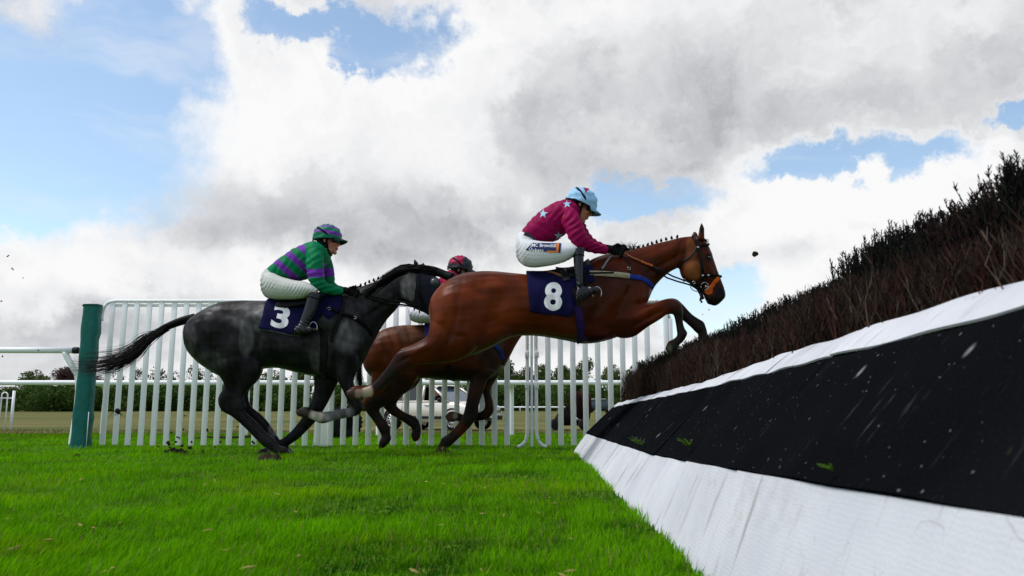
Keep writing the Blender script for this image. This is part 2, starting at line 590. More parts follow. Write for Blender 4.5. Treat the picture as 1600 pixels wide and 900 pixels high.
P1X, P1Z = edge([(.2, .59), (.95, .60), (2.22, .615), (3.3, .665), (3.95, .695), (6.3, .745), (8.6, .79)], [(911, 676), (1020, 711), (1166, 737), (1391, 775), (1600, 808)])
P2X, P2Z = edge([(.2, .86), (1.35, .865), (2.22, .885), (3.3, .985), (3.95, 1.03), (6.3, 1.075), (8.6, 1.075)], [(951, 638), (1094, 609), (1289, 563), (1457, 522), (1600, 483)])
P3X, P3Z = edge([(.2, .95), (1.35, .955), (2.22, .975), (3.3, 1.085), (3.95, 1.13), (6.3, 1.165), (8.6, 1.12)], [(957, 633), (1100, 599), (1176, 573), (1289, 537), (1442, 494), (1600, 448)])

def gz(x, y):
    """height of the ground"""
    y = np.asarray(y, float)
    z = -0.30 * sstep(y, 12.5, 25) + 0.62 * sstep(y, 35, 180)
    near = 1 - sstep(y, 14, 24)
    z = z + near * .012 * (np.sin(x * 2.1 + y * .7) * np.sin(y * 1.9 - x * .4) + .6 * np.sin(x * 4.7 + 1.3) * np.sin(y * 3.9))
    return z
ys = np.concatenate([np.linspace(-6, 14, 90), np.geomspace(14.4, 1500, 70)])
xs = np.sinh(np.linspace(-6.4, 6.4, 121)) / math.sinh(6.4) * 1500
GX, GY = np.meshgrid(xs, ys)
GV = np.stack([GX, GY, gz(GX, GY)], -1).reshape(-1, 3)
nx = len(xs)
I, J = np.meshgrid(np.arange(len(ys) - 1), np.arange(nx - 1), indexing='ij')
GF = np.stack([I * nx + J, I * nx + J + 1, (I + 1) * nx + J + 1, (I + 1) * nx + J], -1).reshape(-1, 4)
mg = bpy.data.materials.new('turf'); mg.use_nodes = True
nt = mg.node_tree; bs = nt.nodes['Principled BSDF']; bs.inputs['Roughness'].default_value = .9; bs.inputs['Specular IOR Level'].default_value = .1
geo = nt.nodes.new('ShaderNodeNewGeometry')
sep = nt.nodes.new('ShaderNodeSeparateXYZ'); nt.links.new(geo.outputs['Position'], sep.inputs[0])
n1 = nt.nodes.new('ShaderNodeTexNoise'); n1.inputs['Scale'].default_value = .35; n1.inputs['Detail'].default_value = 7; nt.links.new(geo.outputs['Position'], n1.inputs['Vector'])
n2 = nt.nodes.new('ShaderNodeTexNoise'); n2.inputs['Scale'].default_value = 9; n2.inputs['Detail'].default_value = 6; nt.links.new(geo.outputs['Position'], n2.inputs['Vector'])
ad = nt.nodes.new('ShaderNodeMath'); ad.operation = 'MULTIPLY_ADD'; nt.links.new(n1.outputs['Fac'], ad.inputs[0]); ad.inputs[1].default_value = 7; nt.links.new(sep.outputs['Y'], ad.inputs[2])
mr = nt.nodes.new('ShaderNodeMapRange'); mr.interpolation_type = 'SMOOTHSTEP'; mr.inputs[1].default_value = 14.5; mr.inputs[2].default_value = 24
nt.links.new(ad.outputs[0], mr.inputs[0])
gr = nt.nodes.new('ShaderNodeValToRGB'); gr.color_ramp.elements[0].position = .35; gr.color_ramp.elements[0].color = (.030, .085, .0015, 1)
gr.color_ramp.elements[1].position = .68; gr.color_ramp.elements[1].color = (.075, .165, .003, 1); nt.links.new(n2.outputs['Fac'], gr.inputs[0])
tn = nt.nodes.new('ShaderNodeValToRGB'); tn.color_ramp.elements[0].position = .40; tn.color_ramp.elements[0].color = (.052, .072, .012, 1)
tn.color_ramp.elements[1].position = .60; tn.color_ramp.elements[1].color = (.150, .132, .040, 1)
nm = nt.nodes.new('ShaderNodeMix'); nm.data_type = 'FLOAT'; nm.inputs[0].default_value = .5; nt.links.new(n1.outputs['Fac'], nm.inputs[2]); nt.links.new(n2.outputs['Fac'], nm.inputs[3])
n3 = nt.nodes.new('ShaderNodeTexNoise'); n3.inputs['Scale'].default_value = 1.0; n3.inputs['Detail'].default_value = 6
mp3 = nt.nodes.new('ShaderNodeMapping'); mp3.inputs['Scale'].default_value = (.06, .22, 1); nt.links.new(geo.outputs['Position'], mp3.inputs[0]); nt.links.new(mp3.outputs[0], n3.inputs['Vector'])
nm2 = nt.nodes.new('ShaderNodeMix'); nm2.data_type = 'FLOAT'; nm2.inputs[0].default_value = .6; nt.links.new(nm.outputs[0], nm2.inputs[2]); nt.links.new(n3.outputs['Fac'], nm2.inputs[3])
nt.links.new(nm2.outputs[0], tn.inputs[0])
mm = nt.nodes.new('ShaderNodeMix'); mm.data_type = 'RGBA'; nt.links.new(mr.outputs[0], mm.inputs[0]); nt.links.new(gr.outputs[0], mm.inputs[6]); nt.links.new(tn.outputs[0], mm.inputs[7])
nt.links.new(mm.outputs[2], bs.inputs['Base Color'])
go = obj('ground', GV, GF, mg, org=(0, 0, 0)); go['kind'] = 'structure'

# ------------------------------------------------------------------ grass blades
def blades(name, n, y0, y1, hgt, wid, colfn, label, side=.80, seed=1):
    r = np.random.default_rng(seed)
    y = np.exp(r.uniform(math.log(y0), math.log(y1), n))
    x = r.uniform(-1, 1, n) * (side * y + .5)
    keep = ~((x > fi(y, P0X) + .012) & (y < 8.9) & (x < 2.4))
    x, y = x[keep], y[keep]; n = len(x)
    P = np.stack([x, y, np.zeros(n)], 1)
    clump = vnoise(P, 1.3, 3) + .8 * vnoise(P, 3.5, 4)
    h = hgt * np.clip(.75 + .55 * clump + r.normal(0, .22, n), .25, 2.2)
    wdt = np.maximum(wid, .00045 * y) * r.uniform(.7, 1.3, n)
    a = r.uniform(0, 2 * math.pi, n)
    bend = r.uniform(.15, .9, n) * h
    lean = r.uniform(0, 2 * math.pi, n) * .35 + 1.5 * vnoise(P, .5, 9)
    z0 = gz(x, y) - .004
    base = np.stack([x, y, z0], 1)
    sd_ = np.stack([np.cos(a), np.sin(a), np.zeros(n)], 1)
    bd = np.stack([np.cos(lean), np.sin(lean), np.zeros(n)], 1)
    up = np.array([0, 0, 1.0])
    V = np.zeros((n, 5, 3))
    V[:, 0] = base - sd_ * wdt[:, None]; V[:, 1] = base + sd_ * wdt[:, None]
    mid = base + up * (h * .6)[:, None] + bd * (bend * .3)[:, None]
    V[:, 2] = mid - sd_ * (wdt * .75)[:, None]; V[:, 3] = mid + sd_ * (wdt * .75)[:, None]
    V[:, 4] = base + up * h[:, None] + bd * bend[:, None]
    k = np.arange(n) * 5
    F = np.concatenate([np.stack([k, k + 1, k + 3], 1), np.stack([k, k + 3, k + 2], 1), np.stack([k + 2, k + 3, k + 4], 1)])
    C = colfn(x, y, clump, r, n)
    C = np.repeat(C[:, None, :], 5, 1)
    o = obj(name, V.reshape(-1, 3), F.astype(np.int32), M_grass, None, cols=C.reshape(-1, 3), smooth=False, org=(0, 0, 0))
    tag(o, label, 'grass', kind='stuff')
    return o
M_grass = mat('grass_blade', (.06, .2, .01), .7, .05, attr=True, trans=.45)
def ncol(x, y, c, r, n):
    t = r.uniform(0, 1, n)[:, None]
    C = np.array([.060, .225, .0010]) * (1 - t) + np.array([.165, .400, .0025]) * t
    dk = sstep(-c, .0, .9)[:, None]; C = C * (1 - dk) + np.array([.020, .115, .0035]) * dk
    C *= np.clip(1 + .42 * c, .35, 1.6)[:, None]
    pale = r.uniform(0, 1, n) < .035
    C[pale] = np.array([.26, .22, .08]) * r.uniform(.5, 1.1, (pale.sum(), 1))
    # patches of yellower sward
    ye = sstep(vnoise(np.stack([x, y, 0 * x], 1), .6, 21), .1, .5)[:, None] * .5
    C = C * (1 - ye) + C * np.array([1.6, 1.05, 1.0]) * ye
    return C
blades('grass', 330000, 1.35, 14.0, .042, .0021, ncol, 'lush green turf in front of and under the horses')
def fcol(x, y, c, r, n):
    t = sstep(y + 3 * vnoise(np.stack([x, y, 0 * x], 1), .15, 5), 15, 23)[:, None]
    u = r.uniform(0, 1, n)[:, None]
    A = np.array([.055, .150, .0015]) * (1 - u) + np.array([.120, .24, .004]) * u
    B = np.array([.075, .090, .018]) * (1 - u) + np.array([.175, .155, .055]) * u
    return A * (1 - t) + B * t
blades('meadow_grass', 70000, 12.0, 30.0, .045, .004, fcol, 'parched yellowish grass on the field beyond the white rail', seed=5)

# straw, dead leaves and clippings lying in the turf
mb = MB()
for i in range(80):
    y = math.exp(random.uniform(math.log(1.9), math.log(9))); x = random.uniform(-.75 * y, .45)
    if x > fi(y, P0X) - .03:
        continue
    a = random.uniform(0, 6.28); l = random.uniform(.008, .024); w = random.uniform(.002, .007)
    z = gz(x, y) + random.uniform(.02, .045)
    u = Vector((math.cos(a), math.sin(a), random.uniform(-.3, .3))) * l; v = Vector((-math.sin(a), math.cos(a), random.uniform(-.2, .5))) * w
    c = Vector((x, y, z))
    mb.add([c - u, c - u * .3 + v, c + u, c - u * .2 - v, c + Vector((0, 0, .004))], [(0, 1, 4), (1, 2, 4), (2, 3, 4), (3, 0, 4)])
o = mb.build('leaf_litter', mat('dead_leaf', (.21, .16, .05), .7, .2, vary=.5, vscale=3), org=(0, 0, 0))
tag(o, 'tan dead leaves and straw scattered over the green turf', 'leaf litter', kind='stuff')

# ================================================================== steeplechase fence
fence = thing('steeplechase_fence', (1.0, 4.0, 0), 'long birch jump with sloping white and black take-off boards beside the grass', 'jump fence')
SEAM = [0.22, 0.50, 2.22, 3.05, 3.95, 4.75, 5.55, 6.35, 7.1, 7.85, 8.6]
# white woven board
mw = bpy.data.materials.new('white_woven_board'); mw.use_nodes = True
nt = mw.node_tree; b = nt.nodes['Principled BSDF']; b.inputs['Roughness'].default_value = .55; b.inputs['Specular IOR Level'].default_value = .35
uv = nt.nodes.new('ShaderNodeUVMap'); uv.uv_map = 'UVMap'
tc = nt.nodes.new('ShaderNodeTexCoord')
def tnoise(scale, detail, st=(1, 1, 1), vec=None, rough=.6):
    mp = nt.nodes.new('ShaderNodeMapping'); mp.inputs['Scale'].default_value = st
    nt.links.new(vec if vec is not None else uv.outputs[0], mp.inputs[0])
    n = nt.nodes.new('ShaderNodeTexNoise'); n.inputs['Scale'].default_value = scale; n.inputs['Detail'].default_value = detail; n.inputs['Roughness'].default_value = rough
    nt.links.new(mp.outputs[0], n.inputs['Vector'])
    return n.outputs['Fac']
def trange(v, a, b2, c=0, d=1):
    m = nt.nodes.new('ShaderNodeMapRange')
    nt.links.new(v, m.inputs[0])
    for i, q in enumerate((a, b2, c, d)):
        m.inputs[i + 1].default_value = q
    return m.outputs[0]
def tmix(f, a, b2, bt='MIX'):
    m = nt.nodes.new('ShaderNodeMix'); m.data_type = 'RGBA'; m.blend_type = bt
    for i, v in ((0, f), (6, a), (7, b2)):
        if isinstance(v, (int, float)):
            m.inputs[i].default_value = v
        elif isinstance(v, tuple):
            m.inputs[i].default_value = (*v, 1)
        else:
            nt.links.new(v, m.inputs[i])
    return m.outputs[2]
def tmath(op, a, b2):
    m = nt.nodes.new('ShaderNodeMath'); m.operation = op; m.use_clamp = True
    for i, v in enumerate((a, b2)):
        if isinstance(v, (int, float)):
            m.inputs[i].default_value = v
        else:
            nt.links.new(v, m.inputs[i])
    return m.outputs[0]
col = tmix(trange(tnoise(1.6, 6), .3, .7), (.47, .485, .54), (.62, .635, .68))
# dirt streaks run up the slope, scuffs gather in patches
st1 = trange(tnoise(3.0, 8, (4.5, .8, 1)), .58, .72, 0, .75)
st2 = trange(tnoise(11.0, 5, (5, .35, 1)), .62, .74, 0, .7)
pat = trange(tnoise(.9, 3), .36, .50)
dirt = tmath('MULTIPLY', tmath('MAXIMUM', st1, st2), pat)
spl = trange(tnoise(38, 3), .70, .76, 0, .6)
dirt = tmath('MAXIMUM', dirt, tmath('MULTIPLY', spl, trange(tnoise(2.3, 2), .48, .6)))
fld = nt.nodes.new('ShaderNodeTexVoronoi'); fld.feature = 'DISTANCE_TO_EDGE'; fld.inputs['Scale'].default_value = 2.2
mpv = nt.nodes.new('ShaderNodeMapping'); nt.links.new(uv.outputs[0], mpv.inputs[0]); mpv.inputs['Scale'].default_value = (1.4, 1, 1)
wob = nt.nodes.new('ShaderNodeTexNoise'); wob.inputs['Scale'].default_value = 5; nt.links.new(mpv.outputs[0], wob.inputs['Vector'])
av = nt.nodes.new('ShaderNodeVectorMath'); av.operation = 'MULTIPLY_ADD'; nt.links.new(wob.outputs['Color'], av.inputs[0]); av.inputs[1].default_value = (.4, .4, .4); nt.links.new(mpv.outputs[0], av.inputs[2])
nt.links.new(av.outputs[0], fld.inputs['Vector'])
cre = trange(fld.outputs['Distance'], .0, .010, .6, 0)
cre = tmath('MULTIPLY', cre, trange(tnoise(1.3, 3), .44, .56))
dirt = tmath('MAXIMUM', dirt, tmath('MULTIPLY', cre, trange(tnoise(9, 5), .42, .62)))
smg = tmath('MULTIPLY', trange(tnoise(5, 7, (1, 1, 1), None, .7), .52, .72, 0, .28), trange(tnoise(.8, 2), .4, .6))
dirt = tmath('MAXIMUM', dirt, smg)
col = tmix(dirt, col, (.13, .115, .09))
nt.links.new(col, b.inputs['Base Color'])
wv = nt.nodes.new('ShaderNodeTexWave'); wv.wave_type = 'BANDS'; wv.bands_direction = 'Y'; wv.inputs['Scale'].default_value = 30; wv.inputs['Distortion'].default_value = 5.0; wv.inputs['Detail'].default_value = 1
nt.links.new(uv.outputs[0], wv.inputs['Vector'])
wv2 = nt.nodes.new('ShaderNodeTexWave'); wv2.wave_type = 'BANDS'; wv2.bands_direction = 'X'; wv2.inputs['Scale'].default_value = 17; wv2.inputs['Distortion'].default_value = 5.0
nt.links.new(uv.outputs[0], wv2.inputs['Vector'])
hh = tmath('MULTIPLY', wv.outputs['Fac'], wv2.outputs['Fac'])
hh = tmath('ADD', tmath('MULTIPLY', hh, .35), tmath('MULTIPLY', tnoise(2.5, 3), .6))
bp = nt.nodes.new('ShaderNodeBump'); bp.inputs['Strength'].default_value = .30; bp.inputs['Distance'].default_value = .0035
nt.links.new(hh, bp.inputs['Height']); nt.links.new(bp.outputs[0], b.inputs['Normal'])
M_wboard = mw
# black felt-like board with hoof scuffs
mk = bpy.data.materials.new('black_matting'); mk.use_nodes = True
nt = mk.node_tree; b = nt.nodes['Principled BSDF']; b.inputs['Roughness'].default_value = 1.0; b.inputs['Specular IOR Level'].default_value = 0.0
uv = nt.nodes.new('ShaderNodeUVMap'); uv.uv_map = 'UVMap'
col = tmix(trange(tnoise(1.1, 6), .3, .7), (.0030, .0033, .0042), (.0062, .0067, .0085))
fuzz = trange(tnoise(150, 2), .55, .75, 0, .3)
col = tmix(fuzz, col, (.018, .0195, .024))
sp = nt.nodes.new('ShaderNodeTexVoronoi'); sp.inputs['Scale'].default_value = 5.2; sp.inputs['Randomness'].default_value = 1
mpv = nt.nodes.new('ShaderNodeMapping'); mpv.inputs['Scale'].default_value = (1.5, 1, 1); nt.links.new(uv.outputs[0], mpv.inputs[0]); nt.links.new(mpv.outputs[0], sp.inputs['Vector'])
dots = trange(sp.outputs['Distance'], .05, .12, .85, 0)
sepc = nt.nodes.new('ShaderNodeSeparateColor'); nt.links.new(sp.outputs['Color'], sepc.inputs[0])
dots = tmath('MULTIPLY', dots, trange(sepc.outputs[0], .50, .54))
dots = tmath('MULTIPLY', dots, trange(tnoise(40, 3), .3, .55, .3, 1))
stre = tmath('MULTIPLY', trange(tnoise(9, 6, (5, .45, 1)), .62, .76, 0, .34), trange(tnoise(1.5, 2), .42, .56))
speck = trange(tnoise(60, 1), .735, .76, 0, .5)
col = tmix(tmath('MAXIMUM', tmath('MAXIMUM', dots, stre), speck), col, (.21, .215, .23))
grn = tmath('MULTIPLY', trange(tnoise(16, 5, (2, 1, 1)), .66, .74, 0, .7), trange(tnoise(2.2, 2, (1, 1, 1)), .55, .66))
col = tmix(grn, col, (.05, .065, .012))
nt.links.new(col, b.inputs['Base Color'])
bp = nt.nodes.new('ShaderNodeBump'); bp.inputs['Strength'].default_value = .6; bp.inputs['Distance'].default_value = .006
nt.links.new(tmath('ADD', tmath('MULTIPLY', tnoise(160, 2), .3), tmath('MULTIPLY', tnoise(3, 4), .7)), bp.inputs['Height']); nt.links.new(bp.outputs[0], b.inputs['Normal'])
M_bboard = mk

def profile(d):
    return [Vector((fi(d, P0X), d, float(gz(fi(d, P0X), d)) - .02)), Vector((fi(d, P1X), d, fi(d, P1Z))), Vector((fi(d, P2X), d, fi(d, P2Z))), Vector((fi(d, P3X), d, fi(d, P3Z)))]
def board(name, i, d0, d1, a, seedv, m, ext=(0, 0), lift=0.0, thick=.022):
    r = random.Random(seedv)
    nd, nu = max(4, int((d1 - d0) / .06)), 8
    jl = [r.uniform(-.004, .004) for _ in range(4)]
    ph, am = r.uniform(0, 6), r.uniform(.001, .004)
    rows, uvs = [], []
    for q in range(nd + 1):
        t = q / nd; d = d0 + (d1 - d0 - .006) * t + .003
        p = profile(d); A, B = p[a].copy(), p[a + 1].copy()
        dirv = (B - A).normalized(); nrm = Vector((-dirv.z, 0, dirv.x))
        A = A - dirv * ext[0]; B = B + dirv * ext[1]
        row, ur = [], []
        for u in range(nu + 1):
            s = u / nu
            w = (jl[0] * (1 - t) + jl[1] * t) * s + (jl[2] * (1 - t) + jl[3] * t) * (1 - s)
            bulge = am * math.sin(3.14 * s) + .004 * math.sin(ph + d * 5.3) * (s - .4) + .0025 * math.sin(d * 13 + ph)
            row.append(A.lerp(B, s) + nrm * (w + bulge + lift)); ur.append((d, s * (B - A).length + a * .7))
        rows.append(row); uvs.append(ur)
    V = [p for rw in rows for p in rw]; n1_ = nu + 1
    F = [(q * n1_ + u, q * n1_ + u + 1, (q + 1) * n1_ + u + 1, (q + 1) * n1_ + u) for q in range(nd) for u in range(nu)]
    dn = (rows[0][-1] - rows[0][0]).normalized(); nrm = Vector((-dn.z, 0, dn.x))
    off = len(V)
    V += [p - nrm * thick for p in V]
    nf = len(F)
    F += [tuple(reversed([x + off for x in f])) for f in F]
    edge = [u for u in range(n1_)] + [q * n1_ + nu for q in range(1, nd + 1)] + [nd * n1_ + u for u in range(nu - 1, -1, -1)] + [q * n1_ for q in range(nd - 1, 0, -1)]
    for k in range(len(edge)):
        e0, e1 = edge[k], edge[(k + 1) % len(edge)]
        F.append((e1, e0, e0 + off, e1 + off))
    o = obj(name, V, F, m, fence, smooth=False)
    fl = [x for rw in uvs for x in rw]; fl = fl + fl
    ul = o.data.uv_layers.new(name='UVMap')
    for lp in o.data.loops:
        ul.data[lp.index].uv = fl[lp.vertex_index]
    return o
for i in range(len(SEAM) - 1):
    board('lower_board', i, SEAM[i], SEAM[i + 1], 0, 10 + i, M_wboard, ext=(.02, -.001), lift=-.002)
    board('guard_board', i, SEAM[i], SEAM[i + 1], 1, 40 + i, M_bboard, ext=(-.001, -.001), lift=.004)
    board('top_board', i, SEAM[i], SEAM[i + 1], 2, 70 + i, M_wboard, ext=(-.006, .02), lift=.003 + .002 * (i % 2), thick=.006)
# solid packed middle so nothing shows through the brush
rows = []
for d in np.linspace(.25, 8.6, 60):
    x3, z3 = fi(d, P3X), fi(d, P3Z)
    j = .02 * math.sin(d * 9) + .015 * math.sin(d * 23)
    rows.append([Vector((x3 + .06, d, z3 - .15)), Vector((x3 + .14, d, z3 + .02)), Vector((x3 + .22, d, z3 + .10 + j)), Vector((x3 + .36, d, z3 + .19 + j)), Vector((x3 + .62, d, z3 + .20 + j)), Vector((x3 + .7, d, 0))])
mb = MB().grid(rows)
mb.F.append(tuple(range(6))); mb.F.append(tuple(range(len(mb.V) - 6, len(mb.V)))[::-1])
mb.build('packed_brush', mat('dark_brushwood', (.006, .004, .0035), .95, .1, vary=.5, vscale=20, bump=1, bscale=30), fence)

def twigs(name, spec, m, seed):
    """spec(r,n) -> base (n,3), height, lean dir (n,2), radius, colour ; stems with side shoots, three-sided"""
    r = np.random.default_rng(seed)
    Vs, Fs, Cs = [], [], []
    cnt = 0
    def sweep(P, rad, C):
        nonlocal cnt
        # P (n,k,3) rad (n,k)
        n, k, _ = P.shape
        T = np.zeros_like(P); T[:, :-1] = P[:, 1:] - P[:, :-1]; T[:, -1] = T[:, -2]
        T /= np.linalg.norm(T, axis=2, keepdims=True) + 1e-9
        ref = np.array([0.3, 1.0, 0.1]); A = np.cross(T, ref); A /= np.linalg.norm(A, axis=2, keepdims=True) + 1e-9
        B = np.cross(T, A)
        ring = [P + (A * math.cos(w) + B * math.sin(w)) * rad[..., None] for w in (0.5, 2.6, 4.7)]
        V = np.stack(ring, 2)                        # n,k,3,3
        idx = cnt + np.arange(n)[:, None, None] * (k * 3) + np.arange(k - 1)[None, :, None] * 3
        for a in range(3):
            a2 = (a + 1) % 3
            q = np.concatenate([idx + a, idx + a2, idx + 3 + a2, idx + 3 + a], 2).reshape(-1, 4)
            Fs.append(q)
        Vs.append(V.reshape(-1, 3)); Cs.append(np.repeat(C, k * 3, 0)); cnt += n * k * 3
    spec(r, sweep)
    o = obj(name, np.concatenate(Vs), np.concatenate(Fs).astype(np.int32), m, fence, cols=np.concatenate(Cs))
    o['kind'] = 'stuff'
    return o
def density_y(r, n, y0, y1, p=.55):
    """more stems close to the camera, where they show"""
    u = r.uniform(0, 1, n)
    return (y0 ** (1 - p) + u * (y1 ** (1 - p) - y0 ** (1 - p))) ** (1 / (1 - p))
def front_spec(r, sweep):
    n = 16000
    d = density_y(r, n, .35, 8.62)
    u = r.uniform(0, 1, n)
    x0 = fi(d, P3X) + .03 + .16 * u
    z0 = fi(d, P3Z) - .06
    fb = np.round(d * 3.1) / 3.1
    top = .875 + .028 * np.sin(fb * 61) + .03 * np.cos((d * 3.1 % 1 - .5) * 2 * math.pi) + .02 * vnoise(np.stack([d, 0 * d, 0 * d], 1), 1.2, 2) - np.abs(r.normal(0, .035, n)) + .03 * u
    top = top - .05 * sstep(d, 6.8, 8.6) - .03
    h = top - z0
    clump = vnoise(np.stack([d, x0 * 2, 0 * d], 1), 1.1, 31)
    ly = .06 + .16 * np.sin(fb * 47) + .25 * (d * 3.1 % 1 - .5) + .06 * clump + r.normal(0, .05, n)
    lx = .10 + .12 * u + r.normal(0, .05, n)
    k = 6; t = np.linspace(0, 1, k)
    P = np.zeros((n, k, 3))
    wob = r.normal(0, .012, (n, 2, k)).cumsum(2)
    P[:, :, 0] = x0[:, None] + (lx * 1.0)[:, None] * t ** 1.2 * .9 + wob[:, 0]
    P[:, :, 1] = d[:, None] + (ly * h * 2.0)[:, None] * t ** 1.4 + wob[:, 1]
    P[:, :, 2] = z0[:, None] + h[:, None] * t
    rad = (.0022 * r.uniform(.6, 1.4, n))[:, None] * (1.15 - .85 * t)
    g = r.uniform(0, 1, n)[:, None]
    C = np.array([.014, .009, .007]) * (1 - g) + np.array([.055, .036, .027]) * g
    red = (r.uniform(0, 1, n) < .35); C[red] = C[red] * np.array([1.25, .72, .72])
    gry = (r.uniform(0, 1, n) < .16); C[gry] = np.array([.095, .070, .053]) * r.uniform(.4, 1.1, (gry.sum(), 1))
    drk = (r.uniform(0, 1, n) < .45); C[drk] *= .38
    sweep(P, rad, C)
    for s in range(5):                                # side shoots
        sel = r.uniform(0, 1, n) < .85
        i = np.where(sel)[0]; m = len(i)
        ti = r.uniform(.25, .92, m); j = np.clip((ti * (k - 1)).astype(int), 0, k - 2); fr = ti * (k - 1) - j
        B = P[i, j] * (1 - fr)[:, None] + P[i, j + 1] * fr[:, None]
        L = np.minimum(h[i] * r.uniform(.12, .34, m), np.maximum(.01, (top[i] - B[:, 2]) * .95 + .012))
        az = r.uniform(0, 2 * math.pi, m)
        dv = np.stack([np.cos(az) * .45, np.sin(az) * .45 + .2, r.uniform(.6, 1.1, m)], 1)
        Q = B[:, None] + dv[:, None] * (L[:, None] * np.linspace(0, 1, 4))[..., None]
        Q[:, 1:, 2] += (L * .1)[:, None]
        sweep(Q, (.0015 * r.uniform(.6, 1.3, m))[:, None] * np.array([1, .8, .6, .25]), C[i] * r.uniform(.75, 1.25, (m, 1)))
twigs('birch_brush', front_spec, mat('birch_twig', (.05, .03, .02), .8, .15, attr=True), 11)
def back_spec(r, sweep):
    n = 14000
    d = density_y(r, n, .8, 8.65)
    u = r.uniform(0, 1, n)
    x0 = fi(d, P3X) + .24 + .42 * u
    z0 = np.full(n, .62) + .1 * u
    bundle = np.round(d * 2.3) / 2.3                  # sheaves tied in side by side
    bh = .036 * np.sin(bundle * 37.7) + .018 * np.sin(bundle * 91) + np.where((bundle > 2.8) & (bundle < 3.35), .02, 0) - np.where((bundle > 3.4) & (bundle < 4.1), .005, 0)
    lobe = .04 * np.cos((d * 2.3 % 1 - .5) * 2 * math.pi)
    top = 1.065 + bh + lobe - np.abs(r.normal(0, .022, n)) - .06 * sstep(d, 3.2, 8) + .03 * (1 - sstep(d, 1.5, 3))
    top = top - .12 * (1 - u) ** 2
    h = top - z0
    k = 5; t = np.linspace(0, 1, k)
    az = r.uniform(0, 6.28, n)
    sp = np.sin(bundle * 53) * .05 + (d * 2.3 % 1 - .5) * .10
    P = np.zeros((n, k, 3))
    P[:, :, 0] = x0[:, None] + (np.cos(az) * .03 + r.normal(0, .018, n))[:, None] * t ** 1.5
    P[:, :, 1] = d[:, None] + (np.sin(az) * .035 + sp)[:, None] * t ** 1.5 * 1.2
    P[:, :, 2] = z0[:, None] + h[:, None] * t
    rad = (.0042 * r.uniform(.7, 1.3, n))[:, None] * (1.1 - .8 * t)
    g = r.uniform(0, 1, n)[:, None]
    C = np.array([.006, .0055, .006]) * (1 - g) + np.array([.020, .018, .017]) * g
    gr_ = r.uniform(0, 1, n) < .4; C[gr_] = C[gr_] * np.array([.85, 1.15, .8])
    redb = (np.abs(bundle - 2.2) < .35) & (r.uniform(0, 1, n) < .7); C[redb] = C[redb] * np.array([2.0, 1.0, 1.1])
    sweep(P, rad, C)
    for s in range(38):                               # close-set short needles
        ti = r.uniform(.30, 1.0, n); j = np.clip((ti * (k - 1)).astype(int), 0, k - 2); fr = ti * (k - 1) - j
        B = P[np.arange(n), j] * (1 - fr)[:, None] + P[np.arange(n), j + 1] * fr[:, None]
        L = np.minimum(r.uniform(.012, .030, n) * (1.2 - .6 * ti), np.maximum(.006, top - B[:, 2] + .008))
        a2 = r.uniform(0, 6.28, n)
        dv = np.stack([np.cos(a2) * .62, np.sin(a2) * .62, r.uniform(.7, 1.3, n)], 1)
        Q = np.stack([B, B + dv * L[:, None]], 1)
        sweep(Q, np.stack([np.full(n, .0019), np.full(n, .0008)], 1), C * r.uniform(.7, 1.4, (n, 1)))
twigs('spruce_brush', back_spec, mat('dark_spruce_sprig', (.03, .03, .025), .75, .2, attr=True), 12)
# small tufts of green growing from the joint of the boards
def sprig(x, y, z, s, nm=12):
    m = MB()
    for i in range(nm):
        a = random.uniform(0, 6.28); l = s * random.uniform(.5, 1.3)
        p = [Vector((x, y, z))]
        for q in range(1, 5):
            t = q / 4
            p.append(Vector((x + math.cos(a) * l * .6 * t - .02 * t, y + math.sin(a) * l * .6 * t, z + l * (t - .45 * t * t))))
        m.tube(p, [.003, .0028, .002, .0015, .0006], 3)
    return m
M_weed = mat('green_weed', (.07, .15, .012), .6, .2, vary=.3, vscale=20)
for k, (px, py, d, s, nm) in enumerate([(1075, 688, 3.1, .075, 16), (1300, 748, 1.55, .035, 8), (986, 682, 4.6, .10, 14), (995, 690, 4.4, .06, 10)]):
    c = profile(d); t = .06 if k != 0 else .12
    p = c[1].lerp(c[2], t)
    o = sprig(p.x - .012, p.y, p.z + .012, s * .62, nm).build('weed', M_weed)
    tag(o, ['small green weed sprouting on the black board where it meets the white one', 'tiny weed rooted in the black and white board joint, nearest the camera',
            'larger tangle of grass hanging on the black board near the far end', 'thin green shoots next to the far grass tangle on the board'][k], 'weed')

